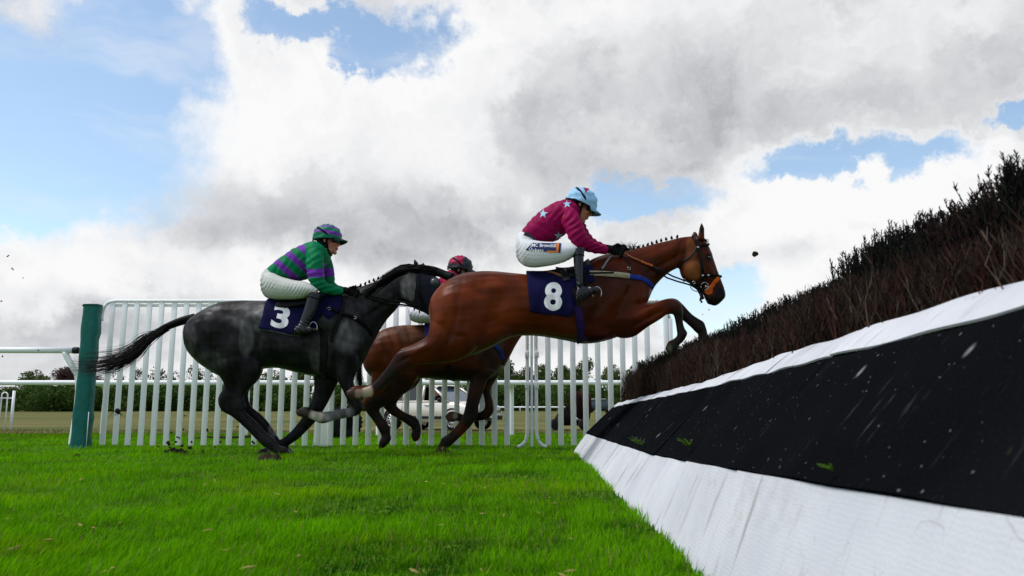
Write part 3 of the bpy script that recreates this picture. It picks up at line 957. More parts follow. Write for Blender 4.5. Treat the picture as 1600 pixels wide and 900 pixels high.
# ================================================================== wing of white palings
DWING = 9.45
def ztop(d):
    return W(800, 470.5, d).z
ZT = ztop(DWING)
def wing(name, x0px, x1px, label, feet, curve_left=False, drop=0):
    x0, x1 = W(x0px, 690, DWING).x, W(x1px, 690, DWING).x
    t = thing(name, ((x0 + x1) / 2, DWING, 0), label, 'wing fence', 'white paling wing sections')
    sp = .1475
    n = int(round((x1 - x0) / sp))
    first = None
    for i in range(n + 1):
        x = x0 + i * sp
        if x > x1 - .04:
            break
        if first is None:
            m = MB(); m.box((x, DWING, (ZT - .02) / 2 + .02), (.064, .022, ZT - .04), bev=.006)
            first = m.build('paling', M_white, t)
            fx = x
        else:
            c = first.copy(); COL.objects.link(c); c.parent = t
            c.location = (x - fx, random.uniform(-.004, .004), random.uniform(-.008, .004))
            c.rotation_euler = (0, random.uniform(-.0008, .0008), 0)
    pts = []
    r = .021
    if curve_left:
        pts = [Vector((x0 - .12, DWING + .0, ZT - .24)), Vector((x0 - .115, DWING, ZT - .12)), Vector((x0 - .07, DWING, ZT - .03)), Vector((x0 + .03, DWING, ZT))]
    else:
        pts = [Vector((x0 - .04, DWING, ZT))]
    pts += [Vector((x, DWING, ZT)) for x in np.linspace(x0 + .15, x1, 8)]
    MB().tube([Vector(p) for p in catmull(np.array([tuple(p) for p in pts]), 4)], r, 10).build('top_rail', M_pvc, t)
    MB().box(((x0 + x1) / 2, DWING + .035, ZT - .045), (x1 - x0, .03, .035), bev=.004).build('lower_rail', M_white, t)
    return t, x0, x1
w1, a0, a1 = wing('paling_wing', 160, 816, 'long section of tall white paling wing running behind the three horses', 0, True)
w2, b0, b1 = wing('paling_wing', 857, 1034, 'shorter section of tall white paling wing between the curved feet and the birch', 0)
def footpost(parent, px, dirx, z1=None, r=.021):
    x = W(px, 640, DWING).x
    P = [Vector((x, DWING, ZT)), Vector((x, DWING, .6)), Vector((x, DWING, .22))]
    if dirx:
        P += [Vector((x + dirx * .01, DWING, .12)), Vector((x + dirx * .035, DWING, .06)), Vector((x + dirx * .085, DWING, .02)), Vector((x + dirx * .12, DWING, .012))]
    else:
        P += [Vector((x, DWING, 0))]
    m = MB().tube([Vector(p) for p in catmull(np.array([tuple(p) for p in P]), 3)], r, 10)
    return m.build('foot_post', M_pvc, parent)
footpost(w1, 824, -1); footpost(w2, 838, 1)
MB().box((W(831, 640, DWING).x, DWING, ZT / 2), (.03, .04, ZT - .03), bev=.005).build('joint_post', M_white, w1)
for py in (554, 602):
    z = W(831, py, DWING).z
    for px in (823.5, 838.5):
        x = W(px, py, DWING).x
        MB().box((x, DWING - .012, z), (.05, .055, .075), bev=.006).build('clamp', M_white, w1 if px < 830 else w2)
for px, zt_px in ((1044, 489), (1051, 498)):
    x = W(px, 640, DWING).x; zt_ = W(px, zt_px, DWING).z
    MB().box((x, DWING, zt_ / 2), (.05, .05, zt_), bev=.006).build('end_post', M_white, w2)
MB().tube([W(1000, 473, DWING + .02), W(1022, 474, DWING + .02), W(1040, 482, DWING + .02), W(1047, 500, DWING + .02)], .025, 10).build('end_bow', M_pvc, w2)

# green padded leaning post at the end of the wing
tp, bt = W(145.5, 476, 9.25), W(125.5, 701, 9.25)
pad = thing('padded_post', (bt.x, bt.y, 0), 'leaning wing post wrapped in green padding at the left end of the palings', 'padded post')
m = MB(); ax = (tp - bt); L = ax.length; q = ax.to_track_quat('Z', 'Y').to_matrix()
V, F = [], []
rows = []
for i in range(41):
    t = i / 40
    ring = []
    w_ = .097 + .006 * math.sin(t * 9) + .004 * math.sin(t * 31 + 1) - .008 * t
    for k in range(28):
        a = 2 * math.pi * k / 28
        ca, sa = math.cos(a), math.sin(a)
        rr = .5
        ex = math.copysign(abs(ca) ** rr, ca) * w_ * 1.0; ey = math.copysign(abs(sa) ** rr, sa) * .075
        wr = .0035 * math.sin(t * 40 + 6 * ca + 3 * sa) + .003 * math.sin(t * 75 - 9 * ca)
        ring.append(bt + ax * t + Vector((ex * (1 + wr * 6), ey + wr, 0)))
    ring.append(ring[0]); rows.append(ring)
m.grid(rows)
m.F.append(tuple(range(28))); m.F.append(tuple(40 * 29 + k for k in range(28))[::-1])
m.build('pad', M_green, pad)
mb = MB()
mb.tube([bt + ax * .012 + Vector((.105, -.078, 0)), bt + ax * .25 + Vector((.1, -.077, 0))], .004, 5)
mb.build('seam_cord', M_white, pad)

# ================================================================== running rails
def rail_thing(name, label, z, d, x0, x1, r, posts, dpost, group=None, cap=None):
    t = thing(name, ((x0 + x1) / 2, d, 0), label, 'running rail', group)
    MB().tube([Vector((x, d, z)) for x in np.linspace(x0, x1, 12)], r, 14).build('rail', M_pvc, t)
    for x in posts:
        g = float(gz(x, dpost))
        P = [Vector((x, d, z - r * .5)), Vector((x, d + (dpost - d) * .35, z - .02)), Vector((x, dpost, z - .12)), Vector((x, dpost, z * .4)), Vector((x, dpost, g - .05))]
        MB().tube([Vector(p) for p in catmull(np.array([tuple(p) for p in P]), 4)], .043, 10).build('post', M_pvc, t)
    return t
DR = 13.6
zr = W(800, 598, DR).z
rail_thing('running_rail', 'white plastic running rail crossing behind the palings and the horses', zr, DR, W(-260, 598, DR).x, W(1120, 598, DR).x, .042,
           [W(p, 640, DR + .25).x for p in (-50, 163, 385, 592, 799, 1010)], DR + .25)
DN = 9.75
zn = W(60, 547.5, DN).z
xe = W(118, 549, DN).x
t2 = thing('running_rail', (xe, DN, 0), 'end of a higher white running rail with black end cap left of the green pad', 'running rail')
MB().tube([Vector((x, DN, zn + (xe - x) * .004)) for x in np.linspace(xe - 4.5, xe, 8)], .037, 14).build('rail', M_pvc, t2)
MB().tube([Vector((xe - .025, DN, zn)), Vector((xe + .03, DN, zn)), Vector((xe + .045, DN, zn))], [.041, .041, .03], 14).build('end_cap', M_blackrub, t2)
P = [Vector((xe - .13, DN, zn - .02)), Vector((xe - .06, DN, zn - .14)), W(121, 588, DN), W(122, 620, DN), W(116, 665, DN), W(110, 705, DN)]
MB().tube([Vector(p) for p in catmull(np.array([tuple(p) for p in P]), 4)], .036, 12).build('post', M_pvc, t2)
# distant low rail across the field
t3 = thing('running_rail', (10, 118, 0), 'tiny white running rail far across the field below the trees', 'running rail')
zb = float(gz(0, 118))
z3 = W(800, 636.2, 118).z
m = MB().tube([Vector((-12, 118, z3)), Vector((20, 118, z3)), Vector((45, 118, z3))], .10, 8); m.build('rail', M_pvc, t3)
for x in np.arange(-12, 45, 2.2):
    MB().box((x, 118, (z3 + zb) / 2), (.12, .12, z3 - zb)).build('post', M_pvc, t3)
# broad white stanchion bracing the wing
xs0, xs1 = W(489, 690, DWING + .35), W(512, 690, DWING + .35)
st_ = thing('wing_brace', ((xs0.x + xs1.x) / 2, DWING + .35, 0), 'broad white brace board standing behind the palings under the grey horse', 'brace')
zt_ = W(500, 618, DWING + .35).z
xt = W(517, 620, DWING + .35).x
V = []
for y in (DWING + .33, DWING + .37):
    V += [(xs0.x, y, 0), (xs1.x, y, 0), (xt, y, zt_), (xt - .05, y, zt_), (xs0.x + .03, y, .45)]
obj('board', V, [(0, 1, 2, 3, 4), (9, 8, 7, 6, 5), (0, 5, 6, 1), (1, 6, 7, 2), (2, 7, 8, 3), (3, 8, 9, 4), (4, 9, 5, 0)], M_white, st_, smooth=False)

# little white hooped fence at the left edge
dh = 30.0
gzh = float(gz(-18, dh))
xr_ = W(20.5, 630, dh).x
hf = thing('hooped_fence', (xr_, dh, gzh), 'small white hoop-topped fence at the left edge of the field', 'fence')
zt_ = W(10, 613, dh).z
k = 0
x = xr_
MB().tube([Vector((x, dh, gzh)), Vector((x, dh, zt_ + .06))], .05, 8).build('end_post', M_white, hf)
while x > xr_ - 4.2:
    x -= .34
    P = [Vector((x - .11 * math.cos(a), dh, zt_ - .12 + .12 * math.sin(a))) for a in np.linspace(0, math.pi, 7)]
    P = [Vector((P[0].x, dh, gzh))] + P + [Vector((P[-1].x, dh, gzh))]
    MB().tube(P, .026, 6).build('hoop', M_white, hf)
MB().box(((xr_ + x) / 2, dh, W(10, 622, dh).z), (xr_ - x, .03, .05)).build('rail', M_white, hf)

# ================================================================== trees beyond the field
M_leaf = mat('leaf', (.05, .1, .02), .6, .25, attr=True, trans=.25)
M_bark = mat('bark', (.06, .045, .032), .9, .1, vary=.3, vscale=4)
def crown_mesh(seed, w, h, base, n, c0, c1, lobes=9, leaf=.30, gap=.0, tall=False):
    r = np.random.default_rng(seed)
    lc = []
    for i in range(lobes):
        t = r.uniform(0, 1)
        zz = base + (h - base) * (.18 + .70 * t)
        sp = (1 - (abs(t - .35) / .75) ** 2) if not tall else (1 - (abs(t - .4) / .8) ** 2)
        a = r.uniform(0, 6.28); rad = w * .5 * max(.15, sp) * r.uniform(.25, .85)
        lc.append((math.cos(a) * rad, math.sin(a) * rad, zz, r.uniform(.16, .34) * w, r.uniform(.13, .24) * (h - base)))
    lc.append((0, 0, base + (h - base) * .8, w * .24, (h - base) * .2))
    lc.append((0, 0, base + (h - base) * .45, w * .36, (h - base) * .34))
    lc = np.array(lc)
    k = r.integers(0, len(lc), n)
    dv = r.normal(size=(n, 3)); dv /= np.linalg.norm(dv, axis=1, keepdims=True)
    rr = r.uniform(.35, 1.06, n) ** .6
    P = lc[k, :3] + dv * np.stack([lc[k, 3], lc[k, 3], lc[k, 4]], 1) * rr[:, None]
    if gap:
        keep = vnoise(P, .28, seed) > -gap
        P, dv, k = P[keep], dv[keep], k[keep]; n = len(P)
    s = leaf * r.uniform(.5, 1.4, n)
    u = r.normal(size=(n, 3)); u /= np.linalg.norm(u, axis=1, keepdims=True)
    v = np.cross(u, dv + r.normal(0, .5, (n, 3))); v /= np.linalg.norm(v, axis=1, keepdims=True) + 1e-9
    V = np.stack([P - u * s[:, None] * .6, P + v * s[:, None] * .5, P + u * s[:, None] * .6, P - v * s[:, None] * .5], 1).reshape(-1, 3)
    F = np.arange(n * 4).reshape(-1, 4)
    t = r.uniform(0, 1, (n, 1)) * .6 + .4 * r.uniform(0, 1, len(lc))[k][:, None]
    C = np.array(c0) * (1 - t) + np.array(c1) * t
    return V, F, np.repeat(C, 4, 0)
def trunk_mesh(seed, h, base, w):
    r = random.Random(seed); m = MB()
    m.tube([(0, 0, -.3), (.05, 0, base * .6), (0, .1, base + (h - base) * .3), (.1, 0, base + (h - base) * .75)], [w, w * .8, w * .6, w * .2], 8)
    for i in range(7):
        z = base * .8 + (h - base) * r.uniform(.05, .5); a = r.uniform(0, 6.28); l = r.uniform(.15, .32) * h
        m.tube([(0, .05, z), (math.cos(a) * l * .5, math.sin(a) * l * .5, z + l * .35), (math.cos(a) * l * .9, math.sin(a) * l * .9, z + l * .9)], [w * .4, w * .25, w * .08], 5)
    return m
KIND = {
    'round': [dict(w=7.6, h=9.6, base=1.2, n=5200, c0=(.022, .052, .010), c1=(.085, .125, .022), lobes=11)],
    'slim': [dict(w=4.6, h=8.8, base=1.4, n=2100, c0=(.022, .05, .012), c1=(.07, .11, .03), lobes=9, gap=.12, leaf=.26)],
    'bush': [dict(w=9.0, h=5.0, base=-1.6, n=5200, c0=(.022, .058, .009), c1=(.075, .13, .020), lobes=9)],
    'copper': [dict(w=8.5, h=9.4, base=1.2, n=5200, c0=(.028, .014, .016), c1=(.085, .040, .042), lobes=11)],
}
PROTO = {}
def tree(kind, var, px, toppx, d, label, group=None, name='tree', wide=1.0):
    base = W(px, 640, d); g = float(gz(base.x, d))
    ht = W(px, toppx, d).z - g
    K = KIND[kind][0]
    key = (kind, var)
    t = thing(name, (base.x, d, g), label, 'bush' if kind == 'bush' else 'tree', group)
    if key not in PROTO:
        V, F, C = crown_mesh(hash(kind) % 1 + 100 * var + len(kind) * 7, **K)
        cm = mesh_data('crown', V, F, M_leaf, C, smooth=False)
        tm = trunk_mesh(var + 5, K['h'], K['base'], .16 if kind != 'bush' else .08); tmm = mesh_data('trunk', tm.V, tm.F, M_bark)
        PROTO[key] = (cm, tmm)
    cm, tmm = PROTO[key]
    s = ht / K['h']
    for nm_, me in (('crown', cm), ('trunk', tmm)):
        o = bpy.data.objects.new(nm_, me); COL.objects.link(o); o.parent = t
        o.scale = (s * wide, s * wide, s); o.rotation_euler = (0, 0, random.uniform(0, 6.28))
    return t
r_ = np.random.default_rng(77); n_ = 42000
x_ = r_.uniform(-135, 135, n_); y_ = r_.uniform(157, 163, n_)
hh_ = 3.0 + 1.1 * vnoise(np.stack([x_, 0 * x_, 0 * x_], 1), .05, 3) + .7 * vnoise(np.stack([x_, 0 * x_, 0 * x_], 1), .17, 4)
P_ = np.stack([x_, y_, gz(x_, y_) - .2 + hh_ * r_.uniform(0, 1, n_) ** .8], 1)
u_ = r_.normal(size=(n_, 3)); u_ /= np.linalg.norm(u_, axis=1, keepdims=True); v_ = np.cross(u_, r_.normal(size=(n_, 3))); v_ /= np.linalg.norm(v_, axis=1, keepdims=True)
s_ = (.42 * r_.uniform(.6, 1.4, n_))[:, None]
V_ = np.stack([P_ - u_ * s_ * .6, P_ + v_ * s_ * .5, P_ + u_ * s_ * .6, P_ - v_ * s_ * .5], 1).reshape(-1, 3)
t_ = r_.uniform(0, 1, (n_, 1)) * .6 + .4 * (vnoise(P_, .08, 9)[:, None] + .5)
C_ = np.repeat(np.array((.018, .046, .009)) * (1 - t_) + np.array((.06, .10, .02)) * t_, 4, 0)
tag(obj('far_thicket', V_, np.arange(n_ * 4).reshape(-1, 4), M_leaf, None, cols=np.clip(C_, .004, 1), smooth=False, org=(0, 160, 0)), 'dense dark green thicket closing the far side of the field', 'thicket', kind='stuff')
G1 = 'broad leafy trees beyond the field'
TL = 'round-crowned green tree '
tree('round', 1, 50, 577, 150, 'dark green tree whose top pokes above the rail left of the copper beech', G1)
tree('copper', 1, 100, 573, 155, 'reddish purple copper beech between green trees left of the padded post', None, 'copper_beech')
tree('copper', 2, 146, 588, 160, 'smaller copper beech showing right of the green padded post', None, 'copper_beech')
tree('bush', 1, 12, 606, 130, 'green bush behind the small hooped fence', 'bushes at the far edge of the field', 'bush')
tree('bush', 2, 45, 604, 128, 'dark green bush right beside the hooped fence', 'bushes at the far edge of the field', 'bush')
tree('bush', 3, 82, 600, 126, 'bright green bush directly under the copper beech', 'bushes at the far edge of the field', 'bush')
tree('bush', 1, 112, 606, 128, 'low green bush just left of the green padded post', 'bushes at the far edge of the field', 'bush')
lx = [(178, 580, 'slim', 'first'), (212, 577, 'slim', 'second'), (246, 573, 'slim', 'third'), (271, 581, 'slim', 'fourth'), (297, 571, 'slim', 'fifth'), (322, 574, 'slim', 'sixth'), (350, 576, 'slim', 'seventh'), (378, 578, 'slim', 'eighth')]
for i, (px, ty, kd, w_) in enumerate(lx):
    tree(kd, 1 + i % 3, px, ty, 150, 'slim loose young tree, %s from the green post along the thicket' % w_, 'slim young trees behind the palings', 'young_tree', wide=1.0)
hb = ['at its left end', 'second from its left end', 'third from its left end', 'fourth from its left end', 'behind the grey horse tail hair', 'under the grey horse belly', 'between the grey horse front and hind legs', 'behind the grey horse front legs', 'behind the pale car tail', 'behind the pale car roof', 'behind the pale car windscreen', 'right of the pale car bonnet']
for i, px in enumerate((160, 195, 232, 268, 305, 345, 400, 450, 520, 580, 650, 720)):
    tree('bush', 1 + i % 3, px, 601 - (i * 7) % 5, 135, 'dark green bush of the far thicket, ' + hb[i], 'bushes of the far thicket', 'bush', wide=1.15)
for i, (px, ty, w_) in enumerate([(425, 578, 'seen under the grey horse belly'), (470, 574, 'behind the grey horse front legs'), (540, 566, 'between the two leading horses hooves'), (610, 574, 'hidden behind the car roof'), (690, 572, 'behind the car windscreen'), (752, 567, 'left of the curved palings feet by the hind horse chest')]):
    tree('round', 1 + i % 3, px, ty, 152, TL + w_, G1)
for i, (px, ty, w_) in enumerate([(792, 560, 'tallest one left of the curved paling feet'), (822, 572, 'directly behind the curved paling feet'), (846, 568, 'just right of the curved paling feet'), (878, 568, 'above the left half of the brush jump on the trailer'), (914, 560, 'tallest one above the brush jump on the trailer'), (960, 569, 'next to the near end of the birch'), (1003, 563, 'peeping over the far end of the birch')]):
    tree('round', 1 + (i + 1) % 3, px, ty, 150, TL + w_, G1, wide=.82)
for i, (px, w_) in enumerate(((790, 'left of the paling feet'), (835, 'right of the paling feet'), (880, 'behind the jump on the trailer'), (930, 'right of the jump on the trailer'), (985, 'behind the birch end'))):
    tree('bush', 1 + i % 3, px, 603, 140, 'dark green undergrowth bush ' + w_, 'undergrowth below the right trees', 'bush', wide=1.1)
# pale house glimpsed between the trees
hx = W(149, 622, 143); hg = float(gz(hx.x, 143))
ho = thing('house', (hx.x, 143, hg), 'small white house glimpsed between the trees right of the green post', 'house')
MB().box((hx.x, 143, (hg + hx.z) / 2 + .2), (3.2, 3, hx.z - hg + .8)).build('wall', M_white, ho)
zt_ = hx.z + .6
obj('roof', [(hx.x - 1.9, 141.3, zt_), (hx.x + 1.9, 141.3, zt_), (hx.x + 1.9, 144.7, zt_), (hx.x - 1.9, 144.7, zt_), (hx.x - 1.7, 143, zt_ + 1.0), (hx.x + 1.7, 143, zt_ + 1.0)],
    [(0, 1, 5, 4), (2, 3, 4, 5), (1, 2, 5), (3, 0, 4), (3, 2, 1, 0)], mat('brick_red_roof', (.16, .06, .045), .8, .1, vary=.2), ho, smooth=False)
for q in (-.9, 0, .9):
    MB().box((hx.x + q, 141.48, hx.z - .1), (.5, .06, .7)).build('window', M_dark, ho)

# ================================================================== silver-beige car with driver
DC = 30.0
cc = W(684, 670, DC); cg = float(gz(cc.x, DC))
HEAD = R(-36)                                  # nose points right and towards the camera
CR = Matrix.Rotation(HEAD, 3, 'Z')
car = thing('parked_car', (cc.x, DC, cg), 'pale silver-beige estate car with a driver behind the palings', 'car')
def cw(x, y, z):
    return Vector((cc.x, DC, cg)) + CR @ Vector((x, y, z))
M_car = mat('beige_metallic_paint', (.68, .63, .56), .32, .6, metal=.25, coat=.6)
M_cglass = mat('car_glass', (.012, .016, .02), .06, .7)
M_tyre = mat('tyre', (.014, .014, .015), .85, .2, bump=.3)
M_alloy = mat('alloy', (.62, .63, .65), .3, .5, metal=.8)
M_lamp = mat('lamp_glass', (.65, .68, .7), .1, .8)
M_trim = mat('black_trim', (.015, .015, .016), .5, .4)
WB, HWD = 2.95, .93
# lengthwise stations: x, z bottom, z waist, half width at sill / waist
prof = [(-2.25, .45, .72, .70, .80), (-2.20, .36, 1.02, .86, .88), (-1.6, .32, 1.06, .91, .92), (-.5, .30, 1.05, .93, .93), (.6, .30, 1.03, .93, .93), (1.1, .30, 1.02, .93, .92), (1.7, .32, .98, .92, .89), (2.2, .36, .88, .86, .82), (2.42, .42, .72, .74, .70)]
rows = []
for x, zb_, zw, hs, hw in prof:
    ring = []
    for (yy, zz) in ((-hs * .9, zb_), (-hs, zb_ + .12), (-hs - .015, (zb_ + zw) / 2 + .05), (-hw, zw - .08), (-hw + .06, zw), (-hw * .5, zw + .025), (0, zw + .035)):
        ring.append((yy, zz))
    ring = ring + [(-a, b_) for a, b_ in ring[-2::-1]]
    rows.append([cw(x, a, b_) for a, b_ in ring] + [cw(x, ring[0][0], ring[0][1])])
m = MB().grid(rows); nn = len(rows[0])
m.F.append(tuple(range(nn - 1))); m.F.append(tuple((len(rows) - 1) * nn + k for k in range(nn - 1))[::-1])
m.build('body', M_car, car)
# cabin
top = [(-2.05, 1.02, 1.04), (-1.85, 1.45, .80), (-1.5, 1.68, .70), (-.6, 1.74, .70), (.15, 1.70, .69), (.55, 1.58, .70), (1.25, 1.03, .84)]
rows = []
for x, z, hw in top:
    rows.append([cw(x, -hw, z - .05), cw(x, -hw + .07, z), cw(x, 0, z + .03), cw(x, hw - .07, z), cw(x, hw, z - .05)])
MB().grid(rows[1:-1]).build('roof', M_car, car)
for s, nm_ in ((-1, 'near'), (1, 'far')):
    def side(x, z):
        t = (z - 1.0) / .7
        return cw(x, s * (.905 - .20 * t), z)
    # pillars and roof edge
    pm = MB()
    def bar(a, b_, w=.045):
        pm.tube([side(*a), side(*b_)], w, 6)
    bar((-2.1, 1.02), (-1.55, 1.66)); bar((-1.55, 1.66), (.2, 1.68)); bar((.2, 1.68), (1.25, 1.02)); bar((-.95, 1.02), (-.92, 1.68)); bar((.02, 1.02), (-.02, 1.68), .055); bar((-2.1, 1.03), (1.2, 1.03), .035)
    pm.build('window_frame', M_car, car)
    for q in (((-1.95, 1.06), (-1.0, 1.06), (-.97, 1.62), (-1.52, 1.62)), ((-.90, 1.06), (-.03, 1.06), (-.06, 1.64), (-.87, 1.64)), ((.07, 1.06), (1.10, 1.06), (.24, 1.62), (.03, 1.64))):
        if s == -1 and q[0][0] > 0:
            continue                              # driver's window is wound down
        P = [side(*p) for p in q]
        nrm = (CR @ Vector((0, s, 0))) * .012
        V = [p - nrm for p in P] + [p for p in P]
        obj('side_window', V, [(0, 1, 2, 3), (7, 6, 5, 4), (0, 4, 5, 1), (1, 5, 6, 2), (2, 6, 7, 3), (3, 7, 4, 0)], M_cglass, car, smooth=False)
    for xs_ in (-.95, .02, 1.12):
        MB().tube([cw(xs_, s * .945, .42), cw(xs_, s * .95, .72), cw(xs_, s * .915, 1.0)], .008, 4).build('door_seam', M_trim, car)
    for xs_ in (-.72, .28):
        MB().box(cw(xs_, s * .955, .90), (.2, .04, .035), CR, .01).build('door_handle', M_alloy, car)
    MB().box(cw(0, s * .945, .46), (2.6, .03, .10), CR, .01).build('sill_trim', M_trim, car)
    MB().ell(cw(1.0, s * 1.04, 1.08), (.09, .13, .085), rot=CR).build('wing_mirror', M_car if s > 0 else M_trim, car)
    for xw in (-WB / 2, WB / 2):
        m = MB()
        P = []
        for k in range(25):
            a = 2 * math.pi * k / 24
            P.append([cw(xw + math.cos(a) * r_, s * y_, .36 + math.sin(a) * r_) for r_, y_ in ((.22, .93), (.30, .945), (.345, .93), (.36, .88), (.36, .74), (.30, .72))])
        m.grid(P); w_ = m.build('wheel', M_tyre, car)
        m = MB()
        for k in range(10):
            a = 2 * math.pi * k / 10
            m.tube([cw(xw, s * .93, .36), cw(xw + math.cos(a) * .22, s * .935, .36 + math.sin(a) * .22)], .026, 4)
        m.tube([cw(xw + math.cos(2 * math.pi * k / 24) * .225, s * .935, .36 + math.sin(2 * math.pi * k / 24) * .225) for k in range(25)], .018, 5)
        m.build('rim', M_alloy, w_)
        # dark arch
        m = MB().tube([cw(xw + math.cos(a) * .41, s * .93, .36 + math.sin(a) * .41) for a in np.linspace(-.1, math.pi + .1, 14)], .035, 6)
        m.build('wheel_arch', M_trim, car)
MB().grid([[cw(.30, -.62, 1.61), cw(.30, .62, 1.61)], [cw(.75, -.70, 1.34), cw(.75, .70, 1.34)], [cw(1.22, -.78, 1.045), cw(1.22, .78, 1.045)]]).build('windscreen', mat('sky_reflecting_glass', (.05, .09, .13), .03, .9), car)
MB().grid([[cw(-1.70, -.64, 1.60), cw(-1.70, .64, 1.60)], [cw(-2.06, -.78, 1.06), cw(-2.06, .78, 1.06)]]).build('rear_window', M_cglass, car)
for s in (-1, 1):
    MB().ell(cw(2.26, s * .62, .80), (.12, .2, .09), rot=CR).build('headlight', M_lamp, car)
    MB().ell(cw(-2.2, s * .75, .9), (.05, .1, .16), rot=CR).build('tail_light', mat('red_lamp', (.4, .01, .01), .2, .5), car)
MB().box(cw(2.40, 0, .68), (.06, .9, .14), CR, .02).build('grille', M_trim, car)
MB().box(cw(2.40, 0, .46), (.10, 1.5, .16), CR, .03).build('bumper', M_trim, car)
MB().box(cw(2.455, 0, .50), (.015, .5, .10), CR).build('number_plate', M_white, car)
# driver
dm = MB()
hx_, hy_, hz_ = .28, -.42, 1.36
dm.ell(cw(hx_, hy_, hz_), (.105, .085, .13), rot=CR)
dm.tube([cw(hx_ - .02, hy_, hz_ - .08), cw(hx_ - .05, hy_, hz_ - .22), cw(hx_ - .12, hy_, hz_ - .5), cw(hx_ - .2, hy_, hz_ - .85)], [.06, .13, .2, .18], 12)
dm.tube([cw(hx_ - .05, hy_ - .18, hz_ - .26), cw(hx_ + .06, hy_ - .24, hz_ - .5), cw(hx_ + .42, hy_ - .1, hz_ - .42)], [.07, .055, .04], 8)
dm.tube([cw(hx_ - .05, hy_ + .18, hz_ - .26), cw(hx_ + .06, hy_ + .24, hz_ - .5), cw(hx_ + .42, hy_ + .1, hz_ - .42)], [.07, .055, .04], 8)
dm.ell(cw(hx_ + .105, hy_, hz_ - .02), (.03, .018, .03), rot=CR)
dm.ell(cw(hx_, hy_ - .088, hz_ - .01), (.025, .014, .035), rot=CR); dm.ell(cw(hx_, hy_ + .088, hz_ - .01), (.025, .014, .035), rot=CR)
V, F = fuse(dm, .016, 2)
loc = (np.array(V) - np.array(cw(hx_, hy_, hz_)))
C = np.where((loc[:, 2:3] < -.14), np.array([[.012, .014, .022]]), np.array([[.45, .20, .14]]))
rel = loc @ np.array(CR)                       # back into car axes
hair_ = (rel[:, 2] > .055) | ((rel[:, 0] < -.03) & (rel[:, 2] > -.04))
C[hair_] = (.05, .035, .03)
dr = thing('person', tuple(cw(hx_, hy_, hz_ - .85)), 'car driver in a dark jacket looking out of the open car window', 'person')
obj('body', V, F, M_skin, dr, cols=C)

# ================================================================== portable brush jump on wheels, far field
DP = 29.0
pc = W(888, 668, DP); pg = float(gz(pc.x, DP))
pj = thing('portable_jump', (pc.x, DP, pg), 'dark brown portable brush jump on a wheeled base out in the field', 'jump fence')
def jp(px, py, dy=0.0):
    return W(px, py, DP + dy)
def prism(pts, d0, d1):
    A = [jp(x, y, d0) for x, y in pts]; B = [jp(x, y, d1) for x, y in pts]; n = len(pts)
    return MB().add(A + B, [tuple(range(n)), tuple(range(2 * n - 1, n - 1, -1))] + [(i, i + n, (i + 1) % n + n, (i + 1) % n) for i in range(n)])
M_mar = mat('maroon_brush', (.035, .014, .013), .9, .1, attr=False, vary=.5, vscale=14, bump=1, bscale=22)
prism([(862, 665), (905, 665), (905, 633), (886, 634), (874, 642)], 0, 1.6).build('base_frame', M_dark, pj)
prism([(860, 664), (876, 638), (887, 634), (885, 640), (866, 667)], -.05, 1.65).build('apron', mat('brown_apron', (.045, .022, .016), .8, .1, vary=.4, vscale=10), pj)
prism([(858, 667), (863, 656), (865, 658), (861, 668)], -.08, 1.68).build('toe_board', M_white, pj)
m = MB()
for i in range(900):
    px = random.uniform(893, 921); dy = random.uniform(0, 1.6)
    tp_ = 613 + (3 if px > 905 else 0) + random.uniform(-2.5, 4) + abs(px - 906) * .12
    b_ = jp(px, 655, dy); t_ = jp(px + random.uniform(-4, 4), tp_, dy + random.uniform(-.15, .15))
    m.tube([b_, (b_ + t_) / 2 + Vector((random.uniform(-.05, .05), 0, 0)), t_], [.03, .028, .012], 3)
bo = m.build('brush', M_mar, pj); bo['kind'] = 'stuff'
prism([(897, 648), (904, 655), (903, 657), (895, 650)], -.06, -.02).build('strut', M_white, pj)
for px in (868, 912):
    c = jp(px, 665, -.1)
    V = []
    m = MB(); P = []
    for k in range(17):
        a = 2 * math.pi * k / 16
        P.append([c + Vector((math.cos(a) * r_, y_, math.sin(a) * r_ + .05)) for r_, y_ in ((.02, -.1), (.12, -.1), (.19, -.09), (.2, 0), (.19, .09), (.02, .1))])
    m.grid(P).build('wheel', M_tyre, pj)
# vehicle roof far right beyond the jump
vx = W(935, 640, 110); vg = float(gz(vx.x, 110))
vn = thing('parked_van', (vx.x, 110, vg), 'small dark van far away between the jump on wheels and the birch', 'van')
MB().box((vx.x, 110, vg + .95), (3.6, 1.8, 1.1), bev=.2).build('body', mat('dark_blue_paint', (.03, .05, .07), .3, .5), vn)
MB().box((vx.x - .2, 110, vg + 1.55), (2.6, 1.6, .5), bev=.15).build('cabin', M_cglass, vn)
MB().box((vx.x - .2, 110, vg + 1.84), (2.3, 1.5, .06), bev=.02).build('roof', M_white, vn)
for q in (-1.1, 1.1):
    MB().tube([(vx.x + q, 109.05, vg + .35), (vx.x + q, 109.25, vg + .35)], .35, 14, up=(0, 0, 1)).build('wheel', M_tyre, vn)

